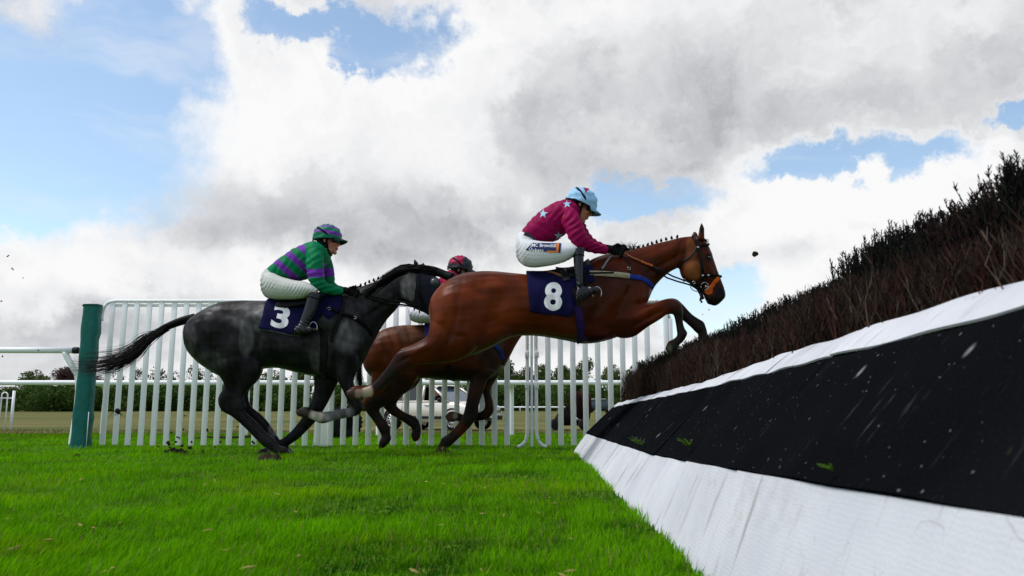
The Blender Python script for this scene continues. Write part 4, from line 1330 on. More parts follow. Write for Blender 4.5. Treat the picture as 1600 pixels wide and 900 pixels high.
# ================================================================== old tyre standing behind the palings
DT = 12.4
tc_ = W(538, 664, DT)
ty = thing('tyre', (tc_.x, DT, 0), 'big black tractor tyre standing behind the palings under the grey horse chest', 'tyre')
m = MB(); P = []
RT = .245; TR = Matrix.Rotation(R(32), 3, 'Z')
g0 = float(gz(tc_.x, DT))
def tv(a, r_, y_):
    return Vector((tc_.x, DT, g0 + RT)) + TR @ Vector((math.cos(a) * r_, y_, math.sin(a) * r_))
for k in range(49):
    a = 2 * math.pi * k / 48
    P.append([tv(a, r_, y_) for r_, y_ in ((.10, -.13), (.16, -.15), (.21, -.15), (.235, -.12), (.245, 0), (.235, .12), (.21, .15), (.16, .15), (.10, .13), (.10, -.13))])
m.grid(P)
m.build('carcass', M_tyre, ty)
m = MB()
for k in range(22):
    a = 2 * math.pi * k / 22
    for s in (-1, 1):
        m.tube([tv(a, .238, s * .13), tv(a + .12, .252, s * .06), tv(a + .16, .252, 0)], .014, 4)
m.build('tread', M_tyre, ty)
m = MB(); m.add([tv(2 * math.pi * k / 24, .11, -.11) for k in range(24)] + [tv(2 * math.pi * k / 24, .11, .11) for k in range(24)], [tuple(range(24)), tuple(range(47, 23, -1))]); m.build('hub', M_dark, ty)
# dead branch lying beyond the palings
g0 = float(gz(-3.2, 11.2))
m = MB()
a, b_ = W(292, 686, 11.2), W(392, 682, 11.4)
m.tube([a, a.lerp(b_, .3) + Vector((0, 0, .02)), a.lerp(b_, .62), b_], [.006, .014, .017, .02], 6)
m.tube([a.lerp(b_, .3), a.lerp(b_, .2) + Vector((0, 0, .07))], [.01, .004], 5); m.tube([a.lerp(b_, .55), a.lerp(b_, .48) + Vector((0, .1, .06))], [.01, .004], 5)
tag(m.build('fallen_branch', M_bark), 'dead branch lying in the grass behind the left palings', 'branch')

# ================================================================== turf kicked up by the hooves
M_soil = mat('soil', (.030, .022, .014), .95, .1, vary=.5, vscale=40, bump=1, bscale=60)
def clod(px, py, d, s, label, group=None, grass=0, seed=0):
    c = W(px, py, d); r = np.random.default_rng(seed)
    m = MB()
    for i in range(3):
        q = r.normal(0, .45, 3) * s
        m.ell(c + Vector(q), tuple(s * r.uniform(.45, .95, 3)), 8, 5)
    V = np.array([tuple(v) for v in m.V]); V += (vnoise(V, 1.2 / s * .35, seed)[:, None] * .22 * s)
    m.V = [tuple(v) for v in V]
    for i in range(grass):
        a = r.uniform(0, 6.28); l = s * r.uniform(1.2, 2.6)
        m.tube([c, c + Vector((math.cos(a) * l * .6, r.normal() * l * .3, -abs(math.sin(a)) * l * .4)), c + Vector((math.cos(a) * l, r.normal() * l * .3, -l * .8))], [.003, .002, .0006], 3)
    o = m.build('turf_clod', M_soil)
    tag(o, label, 'clod', group)
    return o
clod(1180, 397, 6.6, .030, 'dark clod of turf flying in the sky right of the bay horse head', seed=1)
clod(185, 643, 8.6, .035, 'clump of turf with roots in the air before the palings right of the padded post', grass=14, seed=2)
clod(119, 713, 7.6, .034, 'muddy divot lying on the grass in front of the green padded post', grass=6, seed=3)
clod(318, 707, 8.1, .022, 'small divot lying on the grass behind the grey horse hooves', grass=3, seed=4)
spots = [(13, 400, 8, .012), (20, 420, 8, .009), (36, 434, 8, .005), (129, 477, 8, .010), (262, 693, 8.2, .02), (271, 704, 8, .018), (279, 684, 8.3, .012), (284, 697, 8.2, .015), (258, 706, 8, .014), (268, 676, 8.3, .01),
         (290, 706, 8, .012), (286, 672, 8.4, .012), (343, 690, 8.4, .012), (336, 700, 8.3, .010), (324, 673, 8.5, .012), (289, 650, 8.5, .009), (300, 691, 8.3, .012), (248, 697, 8.2, .010), (371, 667, 8.4, .010), (396, 692, 8.3, .015), (60, 547, 9, .008), (58, 588, 9, .006),
         (4, 557, 8, .009), (2, 470, 8, .009), (296, 700, 8.1, .016), (275, 690, 8.2, .011), (265, 699, 8.1, .013), (1108, 484, 7, .006), (1098, 491, 7, .005)]
for i, (px, py, d, s) in enumerate(spots):
    clod(px, py, d, s, 'tiny dark crumb of soil thrown through the air by the hooves', 'soil crumbs flying in the air', seed=20 + i)

# ================================================================== horses
def shift(ch, dx, dy, s=1.0):
    return [(a + dx, b + dy, c + dx, e + dy, w * s) for a, b, c, e, w in ch]
def build_body(root, name, d, parts, blobs, paints, base, voxel=.0095, its=6, label=None):
    """parts: (pairs, offset) ; blobs: (px,py,rx,ry,off,ry_m) muscle bulges ; paints: (px,py,rpx,colour,strength[,only near/far])"""
    mb = MB()
    for p in parts:
        V, F = chain(p[0], d, p[1], pw=p[2] if len(p) > 2 else 2.2)
        mb.add(V, F)
    V, F = fuse(mb, voxel, its)
    N = normals(V, F)
    PX = topx(V)
    for (px, py, rx, ry, ang, amp) in blobs:          # muscles, hollows and grooves, both sides alike
        ca, sa = math.cos(R(ang)), math.sin(R(ang))
        u = ((PX[:, 0] - px) * ca + (PX[:, 1] - py) * sa) / rx; w = (-(PX[:, 0] - px) * sa + (PX[:, 1] - py) * ca) / ry
        V = V + N * (1.45 * amp * np.exp(-1.6 * (u * u + w * w)) * np.abs(N[:, 1]))[:, None]
    N = normals(V, F)
    C = np.tile(np.array(base, float), (len(V), 1))
    Y = V[:, 1] - d
    for p in paints:
        px, py, rp, colr, st = p[:5]
        rx_, ry_ = rp if isinstance(rp, tuple) else (rp, rp)
        q = np.sqrt(((PX[:, 0] - px) / rx_) ** 2 + ((PX[:, 1] - py) / ry_) ** 2)
        w = st * (1 - sstep(q, .55, 1.0))
        if len(p) > 5:
            w = w * ((Y < .02) if p[5] < 0 else (Y > -.02))
        C = C * (1 - w[:, None]) + np.array(colr) * w[:, None]
    V = V + N * (.0026 * vnoise(V, 3.0, 5) + .0016 * vnoise(V, 8, 6))[:, None]
    C = C * (1 + .20 * vnoise(V * np.array([1, 1, .6]), 1.7, 14) + .12 * vnoise(V, 6, 15))[:, None]
    o = obj(name, V, F, M_horse, root, cols=C, label=label)
    return o, V, F, N, PX, C
def hair_strands(name, curves, m, parent, r0=.0022):
    mb = MB()
    for c in curves:
        n = len(c)
        mb.tube(c, [r0 * (1.1 - .95 * i / (n - 1)) for i in range(n)], 3)
    o = mb.build(name, m, parent)
    return o
def plaits(parent, pts, d, s=.018):
    """a plaited mane: a row of little buttons along the crest"""
    mb = MB()
    for i, (x, y) in enumerate(pts):
        c = W(x, y, d)
        mb.ell(c + Vector((0, 0, s * .1)), (s * .8, s * .9, s * .75), 8, 6)
        mb.ell(c + Vector((random.uniform(-.3, .3) * s, 0, s * .95)), (s * .5, s * .5, s * .5), 7, 5)
        mb.tube([c + Vector((s * .2, 0, s)), c + Vector((s * .6 + random.uniform(-.2, .5) * s, 0, s * 1.5))], [s * .15, s * .03], 4)
    return mb.build('plaited_mane', M_hair, parent)
def cloth(parent, name, skin, d, cols_, m, off=.014, nU=22, nV=12, label=None):
    """saddle cloth: quadrilateral by columns (xtop,ytop,xbot,ybot); laid on the near side, mirrored on the far side, joined over the back"""
    A = catmull(np.array(cols_, float), max(2, nU // (len(cols_) - 1)))
    rows = []
    for (xt, yt, xb, yb) in A:
        col = []
        last = None
        for j in range(nV + 1):
            t = j / nV
            x, y = xt + (xb - xt) * t, yt + (yb - yt) * t
            h = None; yy = y; tries = 0
            while h is None and tries < 14:
                h = skin.hit(x, yy, off)
                if h is None:
                    if last is not None:
                        h = W(x, y, last.y)
                    else:
                        yy += .8
                tries += 1
            if h is None:
                h = W(x, y, d - .2)
            last = h
            h = h + Vector((0, -.007 * math.sin(x * .33 + t * 3) * t - .004 * math.sin(x * .9 + 2 * t) * t - .004 * math.sin(x * .16 - t * 9), 0))
            col.append(h)
        far = [Vector((p.x, 2 * d - p.y, p.z)) for p in col]
        topz = max(col[0].z, 0)
        mid = [Vector((col[0].x, col[0].y + (d - col[0].y) * q, topz + .05 * math.sin(q * math.pi / 2) * min(1, abs(d - col[0].y) / .15))) for q in (.35, .7, 1.0)]
        midf = [Vector((p.x, 2 * d - p.y, p.z)) for p in mid[:2]][::-1]
        rows.append(col[::-1] + mid + midf + far)
    mb = MB().grid(rows)
    o = mb.build(name, m, parent, label=label)
    sm = o.modifiers.new('s', 'SOLIDIFY'); sm.thickness = .007; sm.offset = 0
    return o, mb
def text_mesh(body, offset=.0, font_shear=0.0):
    cu = bpy.data.curves.new('t', 'FONT'); cu.body = body; cu.align_x = 'CENTER'; cu.align_y = 'CENTER'
    cu.offset = offset; cu.resolution_u = 6; cu.fill_mode = 'FRONT'; cu.shear = font_shear
    o = bpy.data.objects.new('t', cu); COL.objects.link(o)
    dg = bpy.context.evaluated_depsgraph_get()
    me = bpy.data.meshes.new_from_object(o.evaluated_get(dg))
    bpy.data.objects.remove(o)
    bm = bmesh.new(); bm.from_mesh(me); bpy.data.meshes.remove(me)
    xs_ = [v.co.x for v in bm.verts]; ys_ = [v.co.y for v in bm.verts]
    x0, x1, y0, y1 = min(xs_), max(xs_), min(ys_), max(ys_)
    for v in bm.verts:
        v.co.x = (v.co.x - (x0 + x1) / 2) / (x1 - x0); v.co.y = (v.co.y - (y0 + y1) / 2) / (y1 - y0)
    for k in range(1, 10):
        for n_, c_ in (((1, 0, 0), (-.5 + k / 10, 0, 0)), ((0, 1, 0), (0, -.5 + k / 10, 0))):
            bmesh.ops.bisect_plane(bm, geom=bm.verts[:] + bm.edges[:] + bm.faces[:], plane_co=c_, plane_no=n_)
    bmesh.ops.triangulate(bm, faces=bm.faces)
    bm.verts.index_update()
    V = [v.co.copy() for v in bm.verts]; F = [tuple(v.index for v in f.verts) for f in bm.faces]; bm.free()
    return V, F
def stick(parent, name, V2, F, skin, cx, cy, w, h, ang, m, off=.004, shear=0.0, label=None):
    """flat lettering (unit box) laid on a surface, centred at a photograph point"""
    V = []
    ca, sa = math.cos(R(ang)), math.sin(R(ang))
    last = None
    for v in V2:
        x, y = v.x * w + shear * v.y * h, -v.y * h
        px, py = cx + x * ca - y * sa, cy + x * sa + y * ca
        p = skin.hit(px, py, off)
        if p is None:
            p = W(px, py, last.y if last else 6.8)
        last = p
        V.append(p)
    return obj(name, V, F, m, parent, smooth=False, label=label)
def sphere(parent, name, c, r, m, rot=None):
    return MB().ell(c, r if isinstance(r, tuple) else (r, r, r), 16, 10, rot).build(name, m, parent)

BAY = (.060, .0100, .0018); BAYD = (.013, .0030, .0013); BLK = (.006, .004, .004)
# ---------------------------------------------------------------- bay number 8, in the air
D8 = 7.0
h8 = thing('horse', (W(845, 530, D8).x, D8, W(845, 530, D8).z), 'bay horse number 8 jumping, its forelegs folded over the birch', 'horse')
T8 = [(671, 478, 673, 506, .08), (676, 462, 676, 524, .16), (686, 450, 684, 540, .22), (702, 437, 700, 556, .265), (730, 426.5, 726, 558, .285), (765, 424, 760, 547, .28), (800, 427, 800, 527, .255), (840, 430, 840, 525, .27), (880, 425, 880, 531.5, .285),
      (910, 413, 910, 537, .28), (932, 402, 932, 535.5, .25), (955, 396, 953, 531, .225), (980, 400, 972, 523, .20), (1000, 420, 990, 508, .185), (1014, 441, 1003, 487, .13), (1019, 450, 1010, 474, .07)]
N8 = [(952, 398, 1000, 498, .16), (985, 391, 1016, 462, .125), (1012, 383.5, 1027, 443, .105), (1040, 376.5, 1044, 427, .085), (1064, 371, 1060, 418, .078), (1082, 369, 1071, 408, .075)]
H8 = [(1078, 369.5, 1064, 404, .075), (1094, 371, 1061, 416, .085), (1105.5, 382, 1065, 432, .092), (1112, 397, 1074, 441, .088), (1117, 412, 1086, 446, .072), (1122, 426, 1095, 452, .060), (1128, 441, 1100, 460, .054), (1132.5, 454, 1103, 468, .056), (1133.5, 463, 1108, 474.5, .054), (1129, 469.5, 1113, 477, .045), (1124, 474.5, 1118, 478, .02)]
LIP8 = [(1098, 455, 1092, 452, .03), (1108, 465, 1099, 460, .04), (1113, 473, 1103, 469.5, .042), (1117, 476.5, 1106, 475, .035)]
HN8 = [(684, 470, 770, 520, .10), (672, 505, 745, 545, .125), (667, 526, 716, 563, .11), (650, 537, 686, 567, .078), (634, 545, 656, 570, .055), (620.5, 550, 641, 574, .046), (609, 567, 625, 585, .034), (594, 587, 606, 599, .029), (579, 602, 591, 617, .036), (566, 606, 571, 622, .029), (557, 606, 560, 624, .040), (549, 607, 552, 624, .046), (541, 611, 545, 623, .042)]
FN8 = [(968, 440, 940, 500, .075), (990, 462, 962, 526, .085), (1008, 475.5, 988, 527, .083), (1024, 473, 1011, 511.5, .064), (1040, 467, 1033, 498, .052), (1053, 468, 1042, 491, .046), (1064, 476, 1046, 489, .043), (1067, 488, 1052, 492, .038), (1067, 501, 1055.5, 504, .029), (1069.5, 513, 1057, 516, .029), (1074, 521, 1058, 524, .036), (1067, 534, 1054, 528, .030), (1061, 539, 1050, 531, .036), (1057, 548, 1044, 534, .043), (1052, 558, 1039.5, 545, .045)]
FF8 = [(985, 455, 955, 510, .075), (1010, 473, 990, 524, .075), (1028, 470, 1016, 507, .060), (1046, 466, 1038, 494, .048), (1058, 468, 1048, 491, .045), (1069, 478, 1056, 493, .042), (1080, 490, 1070, 503, .033), (1090, 497, 1081, 513, .030), (1099.5, 503, 1088, 520, .037), (1104, 514, 1090, 520, .031), (1106, 524, 1091, 527, .036), (1109, 534, 1089, 538, .044), (1109, 545, 1089, 547, .045)]
EAR8 = [(1101, 377, 1089, 374, .030), (1100.5, 366, 1091, 367, .028), (1100.5, 358, 1092.5, 358, .020), (1098, 350, 1094.5, 350, .010), (1097.2, 347, 1096.2, 347, .003)]
EARF8 = [(1092, 376, 1079, 373, .028), (1090, 367, 1081, 368, .024), (1088, 363, 1082.5, 364, .014), (1085, 361, 1083.5, 361.5, .004)]
parts = [(T8, 0, 2.3), (N8, 0, 2.1), (H8, 0, 2.3), (LIP8, 0), (HN8, -.125), (shift(HN8, 5, -4), .125), (FN8, -.115), (FF8, .11), (EAR8, -.065), (EARF8, .06)]
blobs = [(715, 468, 36, 30, -20, .014), (688, 500, 16, 50, 8, .016), (706, 512, 7, 50, 14, -.014), (728, 532, 24, 26, 0, .022), (770, 495, 16, 46, 12, -.030), (779, 448, 16, 11, 15, .018), (742, 455, 30, 8, 20, -.008),
         (962, 460, 17, 46, 28, .022), (935, 478, 10, 44, 20, -.016), (972, 500, 26, 24, -20, .022), (1002, 464, 15, 20, 20, .016), (984, 452, 7, 36, 26, -.012), (950, 515, 30, 14, -20, -.014), (1012, 486, 26, 6, -28, .012), (1012, 498, 30, 4, -28, -.012), (1025, 478, 20, 5, -20, .008),
         (1081, 421, 14, 16, 0, .012), (1097, 432, 5, 20, -32, -.008), (1112, 425, 3, 20, -22, .006), (1107, 396, 9, 5, 20, .010), (1120, 448, 9, 9, 0, -.007), (1040, 394, 40, 9, -22, .012), (1038, 412, 40, 5, -28, -.012), (1058, 398, 5, 26, 20, -.012), (860, 505, 40, 26, 0, .012), (800, 512, 40, 10, 10, -.012),
         (655, 547, 26, 6, -28, .010), (634, 560, 16, 5, -30, -.008), (1057, 475, 7, 8, 0, .006)]
LEGD = (.014, .009, .0075)
paints = [(760, 480, (70, 60), (.170, .030, .006), .5), (690, 480, (26, 60), (.175, .034, .008), .6), (860, 545, (110, 26), BAYD, .8), (985, 515, (40, 24), BAYD, .4), (840, 440, 50, (.13, .026, .006), .35), (930, 540, (50, 22), BAYD, .8), (955, 440, (40, 30), (.032, .0068, .0026), .85), (915, 470, (30, 50), (.030, .0062, .0024), .75), (1000, 420, (45, 34), (.050, .0095, .003), .75), (1040, 392, (40, 22), (.070, .0125, .003), .6),  # rump painted lighter for its highlight, belly darker for its shade
          (1083, 422, 20, (.26, .085, .026), .75), (1080, 388, (12, 22), (.20, .062, .02), .6), (1106, 388, 9, BAYD, .5),
          (1108, 403, 9, BLK, .8), (1128, 463, (16, 20), BLK, .95), (1112, 475, 16, BLK, .9), (1120, 440, (9, 20), (.035, .012, .007), .6), (1097, 353, 14, BLK, .85), (1084, 363, 8, (.09, .028, .016), .8),
          (615, 565, 32, (.03, .011, .008), .9), (606, 585, 22, LEGD, 1), (590, 600, 14, LEGD, 1), (574, 613, (11, 16), (.40, .30, .22), 1, -1), (560, 615, 9, (.30, .21, .15), .8, -1), (547, 615, (10, 12), (.055, .032, .022), 1),
          (1020, 486, (40, 22), (.14, .026, .006), .5), (1058, 478, (17, 16), (.04, .013, .008), .9), (1064, 495, 16, LEGD, 1), (1064, 512, 18, LEGD, 1), (1060, 530, 18, LEGD, 1), (1048, 548, 14, (.02, .018, .014), 1), (1080, 497, 18, LEGD, .95), (1095, 512, 16, LEGD, 1), (1100, 535, 20, LEGD, 1), (1046, 546, (5, 10), (.10, .11, .06), .7, -1)]
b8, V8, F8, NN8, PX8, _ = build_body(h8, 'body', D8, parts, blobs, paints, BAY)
sk8 = Skin(V8, F8)
sphere(h8, 'eye', sk8.hit(1107.5, 402.5, .001), .016, M_eye); pe = sk8.hit(1107.5, 402.5, .001); sphere(h8, 'eye', Vector((pe.x, 2 * D8 - pe.y, pe.z)), .016, M_eye)
p_ = sk8.hit(1128.5, 460, -.004)
sphere(h8, 'nostril', p_, (.018, .006, .024), M_dark, Matrix.Rotation(R(25), 3, 'Y')); sphere(h8, 'nostril', Vector((p_.x, 2 * D8 - p_.y, p_.z)), (.018, .006, .024), M_dark, Matrix.Rotation(R(25), 3, 'Y'))
plaits(h8, [(998, 387.5), (1005, 385.5), (1012, 383), (1019, 381), (1026, 378.5), (1033, 376.5), (1041, 374.5), (1049.5, 372.5), (1058, 370.5)], D8, .016)
cv = []
for i in range(90):                                  # loose tuft at the withers
    x0 = random.uniform(955, 1000); y0 = 397 - (x0 - 955) * .2; b0 = W(x0, y0, D8 + random.uniform(-.03, .03))
    e_ = W(x0 - random.uniform(-6, 18) + 4, y0 - random.uniform(5, 20) * (1 - abs(x0 - 976) / 40), D8 + random.uniform(-.09, .09))
    cv.append([b0, b0.lerp(e_, .5) + Vector((0, 0, .012)), e_])
hair_strands('mane_tuft', cv, M_hair, h8, .003)
cv = []
for i in range(20):                                 # forelock
    b0 = W(random.uniform(1092, 1101), 373, D8 + random.uniform(-.03, .03)); e_ = W(random.uniform(1101, 1108), random.uniform(379, 388), D8 + random.uniform(-.05, .03))
    cv.append([b0, b0.lerp(e_, .5) + Vector((.02, 0, .012)), e_])
hair_strands('forelock', cv, M_hair, h8, .003)
# tail streaming straight back across the grey's head
dock = [W(708, 434, D8 + .02), W(695, 429.5, D8 + .05), W(678, 422, D8 + .08), W(660, 418, D8 + .10)]
tl = MB().tube([Vector(p) for p in catmull(np.array([tuple(p) for p in dock]), 5)], [.045 - .0012 * i for i in range(16)], 12).build('tail', M_hair, h8)
cv = []
for i in range(260):
    o1, o2, o3 = random.gauss(0, 1), random.gauss(0, 1), random.random()
    b0 = dock[1].lerp(dock[3], random.random()) + Vector((0, random.uniform(-.03, .03), random.uniform(-.03, .03)))
    L_ = random.uniform(.55, 1.05)
    pts = [(640, 419.5), (618, 427), (596, 442), (570, 462)]
    c = [b0]
    for q, (x, y) in enumerate(pts):
        if q / 4 > L_:
            break
        s = (q + 1) * .9
        c.append(W(x + o1 * s * .5, y + 2.6 * o1 + o2 * s * 1.0, D8 + .12 + .05 * q + .02 * o2))
    cv.append([Vector(p) for p in catmull(np.array([tuple(p) for p in c]), 2)])
hair_strands('tail_hair', cv, M_hair, h8, .0042)
# tack
cl8, clm = cloth(h8, 'saddle_cloth', sk8, D8, [(822.5, 430, 829, 487), (845, 430, 850, 491), (870, 428, 874, 493), (896, 424, 894, 492), (906, 421, 906, 452), (926, 416, 928, 440)], M_navy)
skc = Skin(np.array([tuple(v) for v in clm.V]), clm.F)
V2, F2 = text_mesh('8', .035)
stick(cl8, 'number', V2, F2, skc, 864.5, 463.5, 27.5, 44, 2, M_num, .006)
mb = MB()
strap(mb, sk8, [(921, 428), (945, 428.5), (965, 430), (983, 432)], .022, .012); mb.build('breast_girth_sleeve', M_cream, h8)
mb = MB(); strap(mb, sk8, [(982, 432), (1000, 435.5), (1012, 442), (1019, 450)], .019, .011); mb.build('breast_girth', M_blue, h8)
mb = MB(); strap(mb, sk8, [(912, 429), (935, 428), (968, 427)], .008, .018); mb.build('breast_strap', M_leather, h8)
mb = MB(); strap(mb, sk8, [(902, 478), (905, 495), (907, 512), (908, 527), (908, 534)], .034, .010); mb.build('girth', M_purple, h8)
mb = MB(); strap(mb, sk8, [(896, 452), (900, 465), (904, 480)], .016, .022); mb.build('girth_strap', M_leather, h8)
for px, py in ((942, 427.5), (982, 421)):
    c = sk8.hit(px, py, .016)
    MB().tube([c + Vector((.013 * math.cos(a), 0, .011 * math.sin(a))) for a in np.linspace(0, 6.28, 13)], .0028, 6).build('buckle', M_steel, h8)
# saddle : seat, flap
mb = MB()
P = []
for t in np.linspace(0, 1, 9):
    x = 868 + 52 * t
    y = 424 - 6 * t - 7 * abs(t - .38) ** 2 * 4
    w_ = .11 + .06 * math.sin(t * 3.14)
    P.append([W(x, y + 12, D8) + Vector((0, -w_ - .09, -.05)), W(x, y + 3, D8) + Vector((0, -w_ * .8, 0)), W(x, y, D8), W(x, y + 3, D8) + Vector((0, w_ * .8, 0)), W(x, y + 12, D8) + Vector((0, w_ + .09, -.05))])
mb.grid(P); o = mb.build('saddle', M_leather, h8); q = o.modifiers.new('s', 'SOLIDIFY'); q.thickness = .02
mb = MB(); strap(mb, sk8, [(846, 428.5), (862, 429), (877, 434), (884, 441)], .009, .022); mb.build('saddle_rim', M_brownlea, h8)
mb = MB(); strap(mb, sk8, [(878, 424), (882, 431), (886, 441)], .030, .026); mb.build('saddle_flap', M_boot, h8)
mb = MB(); strap(mb, sk8, [(906, 412), (910, 432), (915, 452)], .018, .03); mb.build('stirrup_leather', M_leather, h8)
# stirrup round the foot
c = W(929, 458, D8 - .36)
pts = [c + Vector((.038 * math.cos(a) + .02, 0, .055 * math.sin(a))) for a in np.linspace(-.6, 3.8, 14)]
MB().tube(pts, .005, 6).build('stirrup', M_steel, h8)
# bridle
br = MB()
strap(br, sk8, [(1083, 371), (1089, 382), (1092.5, 394), (1095.5, 410), (1098, 428), (1099.5, 441)], .0125, .007)
strap(br, sk8, [(1089, 386.5), (1097, 384), (1105.5, 383.5)], .0105, .008)
strap(br, sk8, [(1089, 386), (1084, 395), (1076, 403), (1066, 409), (1060, 415)], .008, .007)
strap(br, sk8, [(1093, 436), (1098, 430.5), (1108, 430), (1118, 431), (1124, 432)], .010, .010)
strap(br, sk8, [(1082, 439), (1090, 447), (1097, 455)], .012, .012)
strap(br, sk8, [(1099, 447), (1094, 457), (1098, 468)], .010, .012)
for s_ in (1,):
    far = [Vector((x, 2 * D8 - y, z)) for x, y, z in br.V]
    n0 = len(br.V); F0 = list(br.F)
    br.V += [tuple(v) for v in far]; br.F += [tuple(i + n0 for i in f)[::-1] for f in F0]
# crown and nose pieces joining both sides
a_ = sk8.hit(1083, 371.5, .007) or W(1083, 371, D8 - .06)
br.tube([a_, W(1083, 368.6, D8 - .02), W(1083, 368.6, D8 + .02), Vector((a_.x, 2 * D8 - a_.y, a_.z))], .011, 6)
a_ = sk8.hit(1105, 383.5, .007) or W(1106, 383, D8 - .05)
br.tube([a_, W(1107.5, 381.5, D8 - .03), W(1107.5, 381.5, D8 + .03), Vector((a_.x, 2 * D8 - a_.y, a_.z))], .010, 6)
a_ = sk8.hit(1124, 432, .008) or W(1124, 432, D8 - .04)
br.tube([a_, W(1126.5, 432, D8 - .025), W(1126.5, 432, D8 + .025), Vector((a_.x, 2 * D8 - a_.y, a_.z))], .011, 6)
brd = br.build('bridle', M_leather, h8)
mb = MB()
for px, py in ((1090, 387), (1098, 429.5), (1106, 430)):
    c = sk8.hit(px, py, .016)
    mb.box(c, (.018, .006, .016), bev=.002)
mb.build('buckle', M_steel, brd)
bitc = sk8.hit(1101, 447, .018)
MB().tube([bitc + Vector((.034 * math.cos(a), 0, .034 * math.sin(a))) for a in np.linspace(0, 6.2832, 22)], .0048, 6).build('bit_ring', M_steel, brd)
mb = MB(); mb.ell(sk8.hit(1106.5, 453, .006), (.042, .007, .044), 16, 8, Matrix.Rotation(R(-35), 3, 'Y'))
strap(mb, sk8, [(1104, 459), (1110, 450), (1116, 441), (1122.5, 433.5)], .017, .010); mb.build('nose_guard', M_orange, h8)
mb = MB(); mb.ell(bitc + Vector((.012, -.004, -.004)), (.012, .008, .012), 8, 6); mb.build('bit_end', M_steel, brd)
# reins
hand = W(966, 392, D8 - .16)
mb = MB()
P1 = lay(sk8, [(978, 400), (990, 405), (1004, 410.5)], .016, 5); P1 = [hand] + P1
mb.tube(P1, .009, 6); mb.build('rein_grip', M_brownlea, h8)
mb = MB(); mb.tube(lay(sk8, [(1002, 410), (1010, 413), (1019, 416)], .017, 5), .011, 6); mb.build('rein_grip', M_grip, h8)
mb = MB()
a_ = sk8.hit(1020, 416.5, .017)
mb.tube([a_, W(1036, 424, D8 - .13), W(1052, 432, D8 - .125), W(1070, 438.5, D8 - .115), W(1085, 442, D8 - .10), bitc], .0075, 6)
a_ = sk8.hit(1026, 424, .016)
mb.tube([sk8.hit(1004, 411, .016), a_, W(1042, 434, D8 - .12), W(1058, 439.5, D8 - .11), W(1076, 444.5, D8 - .1), W(1090, 450, D8 - .09), bitc + Vector((0, 0, -.02))], .0075, 6)
mb.tube([W(1081, 443, D8 - .1), W(1079, 449, D8 - .1), W(1082, 453, D8 - .1), W(1089, 456, D8 - .1)], .004, 5)
mb.tube([bitc + Vector((-.01, 0, -.03)), W(1096, 462, D8 - .07), W(1094, 469, D8 - .07), W(1097, 473, D8 - .07)], .010, 5)
rn = mb.build('reins', M_leather, h8)
mb = MB()
for x, y in ((1068.5, 438), (1084, 441.5)):
    c = W(x, y, D8 - .115); mb.tube([c + Vector((.011 * math.cos(a), -.004, .014 * math.sin(a))) for a in np.linspace(0, 6.28, 11)], .0032, 5)
mb.build('rein_buckle', M_steel, rn)
mb = MB(); strap(mb, sk8, [(956, 400), (950, 408), (944, 416), (940, 421.5)], .009, .020); mb.build('neck_strap', mat('grey_web', (.16, .16, .17), .7, .3), h8)
mb = MB(); mb.tube(lay(sk8, [(968, 401), (978, 405), (984, 414), (984, 428)], .014, 5), .006, 6); mb.build('rein_loop', M_leather, h8)

# ---------------------------------------------------------------- grey number 3
D3 = 7.9
GREY = (.0115, .0108, .0118)
h3 = thing('horse', (W(440, 712, D3).x, D3, 0), 'dark dappled grey horse number 3 galloping with its tail streaming', 'horse')
T3 = [(289.5, 514, 291, 534, .07), (296, 504, 297, 550, .16), (305, 495, 308, 563, .22), (322, 484, 324, 576, .255), (346, 473, 348, 590, .27), (375, 469.5, 376, 592, .26), (405, 470, 405, 578, .24), (435, 471, 435, 575.5, .255), (470, 469, 470, 584, .265), (505, 463, 505, 590, .255), (530, 455, 530, 591, .225), (552, 458, 548, 585, .20), (570, 476, 564, 571, .165), (582, 498, 573, 553, .12), (586, 510, 579, 538, .07)]
N3 = [(528, 462, 572, 556, .16), (556, 451, 592, 519, .125), (584, 441, 606, 498, .105), (612, 429.5, 621, 481, .09), (636, 420, 629, 468, .082), (655, 416.5, 638, 464, .08)]
H3 = [(646, 416.5, 627, 460, .08), (662, 418, 625, 468, .09), (676, 427, 637, 477, .095), (687, 441, 652, 483, .085), (695, 456, 665, 489, .07), (702, 471, 676, 496, .06), (708, 485, 684, 504, .055), (711, 497, 690, 510, .055), (708, 505, 696, 513, .04)]
HN3 = [(300, 530, 405, 556, .12), (318, 566, 409, 578, .115), (343, 588, 399, 598, .080), (350, 603, 385, 612, .058), (341, 622, 381, 622, .050), (345, 640, 385, 637, .043), (361, 650, 383, 643, .036), (381, 667, 397, 656, .031), (398, 684, 413, 673, .031), (411, 697, 428, 685, .038), (424, 705, 434, 694, .032), (431, 711, 440, 697, .040), (441, 712, 446, 698, .044), (455, 712.5, 451, 702, .046)]
HF3 = [(312, 530, 410, 550, .11), (330, 566, 412, 574, .105), (356, 588, 405, 592, .075), (362, 603, 392, 606, .056), (356, 620, 388, 616, .050), (363, 636, 390, 629, .043), (378, 646, 396, 638, .036), (396, 661, 411, 650, .031), (411, 677, 424, 666, .031), (424, 692, 434, 682, .037), (431, 701, 440, 691, .032), (436, 709, 446, 695, .040), (446, 711.5, 451, 699, .044), (458, 712, 455, 702, .045)]
FN3 = [(500, 540, 560, 550, .10), (517, 566, 562, 572, .090), (525, 588, 553, 593, .072), (534, 606, 556, 609, .055), (541, 622, 563, 625, .046), (546, 631, 567, 638, .045), (548, 637, 559, 649, .038), (535, 638, 540, 653, .031), (516, 642, 520, 657.5, .029), (500, 643.5, 503, 662, .037), (489, 641, 491, 657, .031), (481, 636, 485, 655, .040), (473, 636, 477, 653, .044), (462, 643, 466, 650, .035)]
